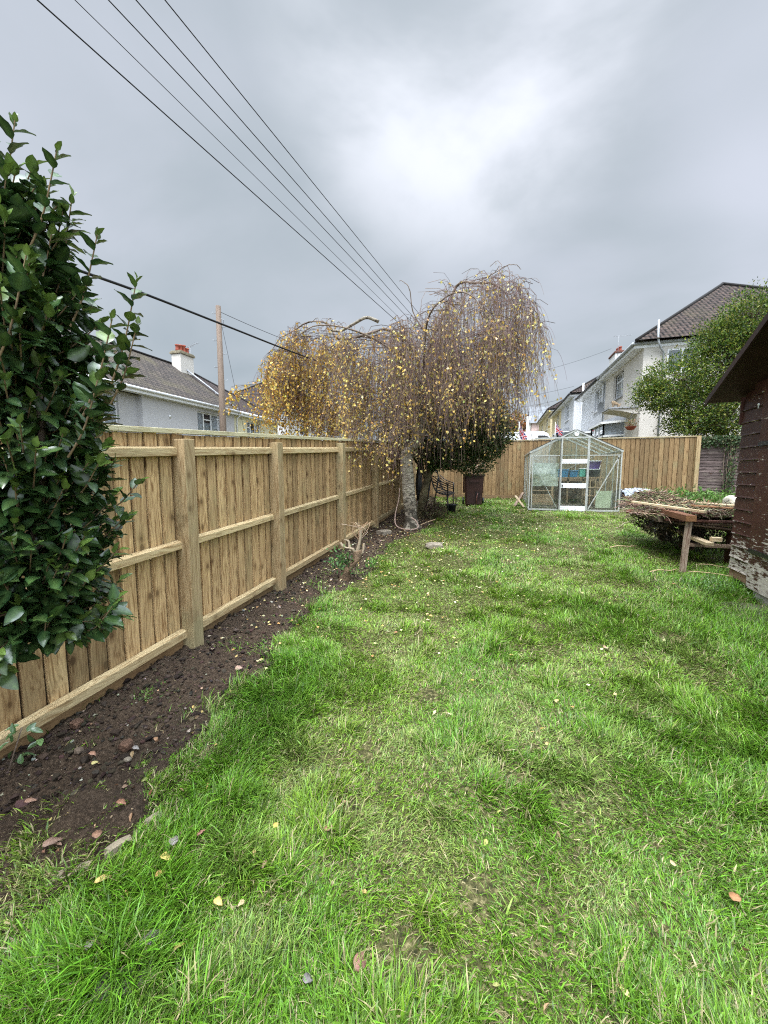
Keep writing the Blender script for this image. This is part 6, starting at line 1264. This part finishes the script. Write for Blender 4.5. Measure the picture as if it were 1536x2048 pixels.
def hprof(x, y): return 1.0+.23*np.exp(-((x-2.15)/.30)**2-((y-6.6)/.4)**2)+.07*np.exp(-((x-2.8)/.5)**2-((y-6.2)/.5)**2)
n = 1300; x = rng.normal(2.45, .30, n).clip(1.80, 3.2); y = rng.normal(6.35, .35, n).clip(5.7, 7.2); z = hprof(x, y)+rng.uniform(-.05, .03, n); a = rng.uniform(0, 6.28, n); l = rng.uniform(.08, .34, n); K = 6; t = np.linspace(-.5, .5, K)[None]; cv_ = rng.normal(0, .25, n)
P = np.stack([x[:, None]+np.cos(a)[:, None]*l[:, None]*t, y[:, None]+np.sin(a)[:, None]*l[:, None]*t, z[:, None]+cv_[:, None]*l[:, None]*(t**2*2)+rng.normal(0, .006, (n, K))+rng.normal(0, .12, n)[:, None]*l[:, None]*t], -1)
V, F, c = tubes(P-L0, np.full((n, K), 1)*rng.uniform(.0015, .0050, (n, 1)), 4, pick([(.22, .14, .10), (.12, .075, .05), (.36, .27, .18), (.20, .21, .10), (.06, .04, .03)], n, .2)); link('twigs', np_mesh('twigs', V, F, c), M['birchtwig'], hp)
n = 2600; x = rng.normal(2.6, .30, n).clip(1.95, 3.2); y = rng.normal(6.2, .35, n).clip(5.7, 7.1); P = np.stack([x, y, hprof(x, y)+rng.uniform(-.06, .02, n)], -1); V, F, c = leaves(P-L0, unit(n)*np.array([1, 1, .4]), unit(n)*.6+np.array([0, 0, .7]), rng.uniform(.03, .10, n), rng.uniform(.006, .025, n), T_DIAMOND, pick([(.20, .24, .10), (.28, .26, .15), (.12, .17, .05), (.16, .12, .07), (.36, .34, .24)], n, .2)); link('hay_and_leaves', np_mesh('hay_and_leaves', V, F, c), M['softleaf'], hp)
# under the platform: dark brush
n = 5500; x = rng.uniform(1.98, 3.1, n); y = rng.uniform(5.75, 7.0, n); z = .93-(.93-.50)*rng.random(n)*sstep(1.8, 2.5, x)**.5; P = np.stack([x, y, z], -1); e = empty('bramble_clippings', (2.3, 6.4, .5), 0, 'dark tangle of clippings pushed under the board platform', 'garden waste'); V, F, c = leaves(P-np.array(e.location), unit(n), unit(n), rng.uniform(.025, .06, n), rng.uniform(.008, .022, n), T_DIAMOND, pick([(.03, .03, .018), (.05, .035, .022), (.02, .018, .012)], n, .25)); link('clippings', np_mesh('clippings', V, F, c), M['softleaf'], e)
# trailing twigs on the left end of the heap
e = empty('trailing_brushwood', (1.95, 6.55, .9), 0, 'thin bare twigs straggling off the left end of the heap', 'brushwood'); n = 60; a = rng.uniform(2.2, 4.3, n); l = rng.uniform(.08, .26, n); K = 7; t = np.linspace(0, 1, K)[None]; P = np.stack([rng.normal(.05, .06, n)[:, None]+np.cos(a)[:, None]*l[:, None]*t, rng.normal(0, .12, n)[:, None]+np.sin(a)[:, None]*l[:, None]*t, rng.normal(.06, .06, n)[:, None]+rng.normal(0, .25, n)[:, None]*l[:, None]*t-.25*l[:, None]*t**2], -1)+rng.normal(0, .006, (n, K, 3)); V, F, c = tubes(P, np.full((n, K), .0028), 4, pick([(.30, .21, .15), (.16, .10, .07), (.45, .36, .26)], n)); link('twigs', np_mesh('twigs', V, F, c), M['birchtwig'], e)
# white rubble sack by the shed, black bags and silver sheet behind the greenhouse
def crumple(name, label, x, y, z, s, mt, seed, cat, sub=4, amp=.30, cloth=False):
    bm = bmesh.new(); bmesh.ops.create_icosphere(bm, subdivisions=sub, radius=1)
    for v in bm.verts:
        c_ = v.co.copy(); n1_ = float(fbm(c_.x*1.6+seed, c_.y*1.6+c_.z*1.3, 1.0, 3, seed))-.5; n2_ = abs(float(fbm(c_.x*4+c_.z*3, c_.y*4+seed, 1.0, 2, seed+3))-.5); k = 1+amp*n1_*2-.22*n2_; p = 1.6
        v.co = Vector([math.copysign(abs(q)**(1/p), q)*k*s_i for q, s_i in zip(c_, s)]); v.co.z = max(v.co.z, -s[2]*.62)
    me = bpy.data.meshes.new(name); bm.to_mesh(me); bm.free(); me.polygons.foreach_set('use_smooth', [True]*len(me.polygons)); o = link(name, me, mt); o.location = (x, y, z); return tag(o, label, cat)
M['bag'] = M_simple('shiny_black_bag_film', (.012, .012, .014), .28, .2, 9, .9, tint=False, spec=.6, bdist=.03); M['sack'] = M_simple('pale_woven_sack', (.52, .48, .40), .85, .2, 14, .5, tint=False); M['silver'] = M_simple('crinkled_silver_sheet', (.42, .45, .50), .32, .5, 9, 1.0, tint=False, metal=.3, bdist=.04)
crumple('white_sack', 'pale rubble sack half hidden behind the shed corner', 4.35, 8.6, .78, (.30, .25, .30), M['sack'], 5, 'sack')
crumple('black_bag', 'shiny black refuse bag lying against the right side of the greenhouse', 2.92, 10.75, .83, (.22, .35, .26), M['bag'], 8, 'bag'); crumple('black_bag', 'black refuse bag under the silver sheet', 3.32, 10.75, .80, (.28, .35, .20), M['bag'], 12, 'bag'); crumple('black_bag', 'grey-black plastic lump right of the silver sheet', 3.68, 10.5, .76, (.22, .25, .16), plastic('dull_grey_plastic', (.09, .10, .11), .5), 15, 'bag')
nx, ny = 60, 40; V = []
for j in range(ny+1):
    for i in range(nx+1):
        u, v = i/nx, j/ny; x = 2.85+.86*u; y = 10.32+.65*v; edge_ = max(0, .16-v)/.16; dr_ = .10*(1 if .0 < u < .22 else .35)*edge_+.05*max(0, u-.9)*10*.6
        V.append((x+.02*float(vnoise(u*9, v*5, 3)), y+.02*float(vnoise(u*8, v*8, 4)), 1.035+.07*math.sin(u*3.2+.2)+(abs(float(fbm(u*5, v*4, 2.4, 3, 6))-.5))*.16-dr_))
i = (np.arange(ny)[:, None]*(nx+1)+np.arange(nx)[None]).ravel(); o = link('silver_sheet', np_mesh('silver_sheet', V, [np.stack([i, i+1, i+nx+2, i+nx+1], -1)], None, True), M['silver']); tag(o, 'crumpled silver-white plastic sheet thrown over the black bags', 'sheet'); o.modifiers.new('sol', 'SOLIDIFY').thickness = .003
# greenery growing behind the heap at the fence foot
n = 1500; e = empty('weed_patch', (4.6, 11.3, .8), 0, 'patch of fresh green weeds at the foot of the old lap panels', 'weeds'); P = np.stack([rng.normal(0, .6, n), rng.normal(0, .3, n), np.abs(rng.normal(0, .12, n))], -1); V, F, c = leaves(P, unit(n)+np.array([0, 0, .9]), unit(n), rng.uniform(.06, .14, n), rng.uniform(.02, .05, n), T_DIAMOND, pick([(.10, .20, .04), (.14, .26, .05), (.07, .13, .03)], n)); link('leaves', np_mesh('leaves', V, F, c), M['softleaf'], e)
n = 160; e = empty('weed_patch', (2.13, 4.62, gf(2.13, 4.6)), 0, 'pale small-leaved weeds in long grass at the near shed corner', 'weeds'); P = np.stack([rng.normal(0, .12, n), rng.normal(0, .12, n), rng.uniform(.03, .16, n)], -1); V, F, c = leaves(P, unit(n)+np.array([0, 0, .3]), unit(n)+np.array([0, -.3, .5]), rng.uniform(.018, .035, n), rng.uniform(.008, .014, n), T_DIAMOND, pick([(.16, .28, .10), (.22, .33, .14)], n)); link('leaves', np_mesh('leaves', V, F, c), M['softleaf'], e)
n = 60; e = empty('weed_sprig', (-2.05, 1.75, gf(-2.05, 1.75)+.01), 0, 'small yellow-green weed sprig on the bare soil by the bottom rail', 'weed'); P = np.stack([rng.normal(0, .035, n), rng.normal(0, .05, n), rng.uniform(.0, .035, n)], -1); V, F, c = leaves(P, unit(n)+np.array([0, 0, .5]), unit(n), rng.uniform(.015, .03, n), rng.uniform(.006, .012, n), T_DIAMOND, pick([(.14, .24, .05), (.10, .17, .04)], n)); link('leaves', np_mesh('leaves', V, F, c), M['softleaf'], e)
# leaning planks left of the greenhouse, dark timber under
plank('short grey plank leaning against the left greenhouse wall', (.40, 10.3, .68), (.62, 10.75, 1.0), .07, .03, 'oldwood'); plank('pale offcut crossing the short leaning plank beside the greenhouse', (.62, 10.25, .66), (.42, 10.6, .92), .06, .025, 'palewood')
# long thin sticks in the grass by the shed
for lab, a_, c_ in (('long thin pale cane in the grass at the foot of the stake', (2.15, 5.22), (2.75, 5.0)), ('thin twig lying on the lawn left of the stake', (1.55, 6.15), (1.95, 6.35)), ('bare stick lying on the lawn left of the first shed board', (1.70, 5.05), (2.05, 5.28)), ('brown cane lying behind the shed corner', (2.35, 5.55), (2.75, 5.5))):
    b = MB(); p = [(a_[0]+(c_[0]-a_[0])*t, a_[1]+(c_[1]-a_[1])*t, gf(a_[0]+(c_[0]-a_[0])*t, a_[1]+(c_[1]-a_[1])*t)+.05+.01*math.sin(t*6)) for t in np.linspace(0, 1, 8)]; b.tube(p, .0055, 6); o = b.build('fallen_stick', M['palewood']); tag(o, lab, 'stick')

# ---- fallen leaves
n = 3600; y = rng.uniform(2.0, 11.8, n); x = rng.normal(-1.2, 1.25, n)+.25*(y-6)*.2; k = (x > -2.3) & (x < 2.5) & (rng.random(n) < np.interp(y, [2, 3.2, 5, 8, 12], [.10, .30, .8, 1, .7])) & ~((x > .65) & (y > 9.8)); x, y = x[k], y[k]; n = len(x)
P = np.stack([x, y, lz(x, y)+np.where(on_soil(x, y) > .5, .022, rng.uniform(.018, .040, n))], -1); sg = unit(n)*np.array([1, 1, .25])
V, F, c = leaves(P, sg, unit(n)*.45+np.array([0, 0, 1.]), rng.uniform(.020, .036, n), rng.uniform(.018, .030, n), T_DIAMOND, pick([(.62, .50, .20), (.70, .62, .34), (.50, .32, .10), (.72, .66, .46), (.35, .20, .09)], n, .15, [.3, .25, .18, .15, .12])); o = link('leaf_litter', np_mesh('leaf_litter', V, F, c), M['softleaf']); tag(o, 'small yellow birch leaves scattered over the lawn and bed', 'fallen leaves', kind='stuff')
n = 2600; x = rng.uniform(-2.3, -1.0, n); y = .7+7.9*rng.random(n)**.8; k = ((on_soil(x, y) > .05) | ((x < -1.36) & (y < 1.5))) & (rng.random(n) < np.interp(y, [1.3, 1.6, 5, 6, 8.6], [.40, .14, .5, .95, 1])); x, y = x[k], y[k]; n = len(x)
P = np.stack([x, y, np.maximum(zsoil(x, y), lz(x, y)-.03)+.010], -1); V, F, c = leaves(P, unit(n)*np.array([1, 1, .3]), unit(n)*.6+np.array([0, 0, 1.]), rng.uniform(.012, .036, n)*np.interp(y, [1, 3, 5], [.55, .75, 1]), rng.uniform(.008, .024, n)*np.interp(y, [1, 3, 5], [.5, .75, 1]), T_DIAMOND, pick([(.28, .17, .10), (.18, .10, .06), (.42, .30, .18), (.55, .46, .28), (.12, .07, .045)], n, .2)); V2 = None
n = 130; x = rng.uniform(-1.75, .9, n); x = np.where(rng.random(n) < .6, rng.uniform(-1.8, -1.0, n), x); y = rng.uniform(.65, 2.3, n); P = np.stack([x, y, lz(x, y)+rng.uniform(.004, .026, n)], -1)
W2 = leaves(P, unit(n)*np.array([1, 1, .4]), unit(n)*.7+np.array([0, 0, 1.]), rng.uniform(.014, .034, n), rng.uniform(.008, .02, n), bay_tmpl(5, .03, .3), pick([(.30, .18, .10), (.20, .11, .06), (.50, .38, .14), (.42, .30, .18)], n, .2)); V, F, c = merge([(V, F, c), W2])
o = link('brown_leaf_litter', np_mesh('brown_leaf_litter', V, F, c), M['softleaf']); tag(o, 'brown leaf bits lying on the soil along the fence', 'fallen leaves', kind='stuff')
BL = [(-.998, .762, .080, .033, (.25, .205, .19), 'largest curled grey-brown leaf near the bottom left', .9), (-1.138, .716, .048, .026, (.27, .23, .21), 'grey pointed leaf left of the largest grey-brown leaf', 1.9), (-.887, .788, .032, .017, (.66, .56, .14), 'yellow pointed leaf right of the largest grey-brown leaf', 1.2),
 (-.862, .932, .036, .02, (.68, .50, .13), 'crumpled yellow leaf in long grass left of centre bottom', -.2), (-1.109, .931, .036, .021, (.62, .38, .12), 'orange-yellow leaf above the crumpled yellow ones', 1.2), (-1.142, 1.036, .045, .030, (.30, .26, .25), 'ragged grey leaf above the orange-yellow leaf', 2.0), (-1.155, .995, .042, .024, (.60, .48, .12), 'curled olive-yellow leaf just below the ragged grey leaf', .2),
 (-.814, 1.082, .045, .012, (.58, .42, .16), 'narrow twisted tan leaf standing in the grass', 2.2), (-.763, 1.054, .036, .012, (.40, .26, .14), 'narrow brown leaf below the twisted tan one', 1.7), (-.808, 1.198, .030, .018, (.66, .46, .10), 'small golden leaf above the twisted tan one', 1.5), (-.61, 1.243, .040, .026, (.36, .19, .10), 'brown pointed leaf on short grass near the bare patch', 1.1),
 (-.354, .90, .055, .034, (.34, .155, .115), 'reddish-brown broad leaf at bottom centre', 1.3), (-.489, .84, .030, .024, (.20, .18, .17), 'pale grey leaf left of the reddish-brown broad leaf', .5), (.62, 1.468, .022, .018, (.60, .44, .24), 'single tan leaf far right in the grass', .4), (.376, 1.051, .036, .014, (.68, .55, .22), 'narrow pale yellow leaf at the bottom right', 2.3), (.777, 3.07, .050, .040, (.55, .35, .22), 'curled tan leaf alone in the middle of the lawn on the right', .6),
 (-1.931, 1.302, .040, .024, (.42, .22, .14), 'pink-brown leaf on the dark soil left of the big clod', .3), (-1.756, 1.394, .038, .02, (.30, .27, .25), 'grey-brown curled leaf at the soil edge', .1), (-1.846, 1.25, .030, .018, (.62, .55, .22), 'pale yellow leaf tip on the soil', 1.0), (.767, 1.393, .040, .028, (.42, .20, .08), 'rust-brown leaf at the far right edge of the lawn', .9),
 (-1.078, 1.092, .040, .020, (.42, .18, .14), 'small red-brown leaf beside the ragged grey leaf', 1.4), (-.41, 1.858, .030, .024, (.62, .56, .26), 'pale yellow-green leaf in mid lawn', .2), (-1.706, 2.132, .050, .034, (.42, .27, .20), 'curled pinkish leaf at the soil edge near the second post', .6), (-1.908, 1.013, .045, .018, (.36, .20, .13), 'long brown leaf on the soil at the left edge', .5),
 (-1.45, .98, .050, .030, (.32, .17, .10), 'brown leaf in sparse grass beside the pale edging', 2.4), (-1.30, .86, .05, .02, (.60, .46, .14), 'yellow leaf lying along the pale edging', .9), (-1.52, 1.12, .045, .025, (.38, .18, .10), 'rust leaf among weeds between soil and lawn', .1), (-1.62, .90, .06, .03, (.26, .16, .11), 'dark brown leaf at the lower left edge', 1.1)]
for (x, y, L, w, col, lab, a) in BL:
    col = tuple(q*.80+.03 for q in col); tm = bay_tmpl(9, .035*(1 if random.random() < .5 else -1), random.uniform(.15, .55)); V, F, c = leaves(np.zeros((1, 3)), np.array([[math.cos(a), math.sin(a), .12]]), np.array([[random.uniform(-.35, .35), random.uniform(-.5, .1), 1.]]), np.array([L]), np.array([w*1.15]), tm, np.array([col]))
    c[1::3] *= 1.25; o = link('fallen_leaf', np_mesh('fallen_leaf', V, F, c, True), M['softleaf']); s_ = bool(on_soil(x, y) > .5); o.location = (x, y, gf(x, y)+(.022 if s_ else .036)); o.modifiers.new('sol', 'SOLIDIFY').thickness = .0007; tag(o, lab, 'leaf', 'large single fallen leaves')
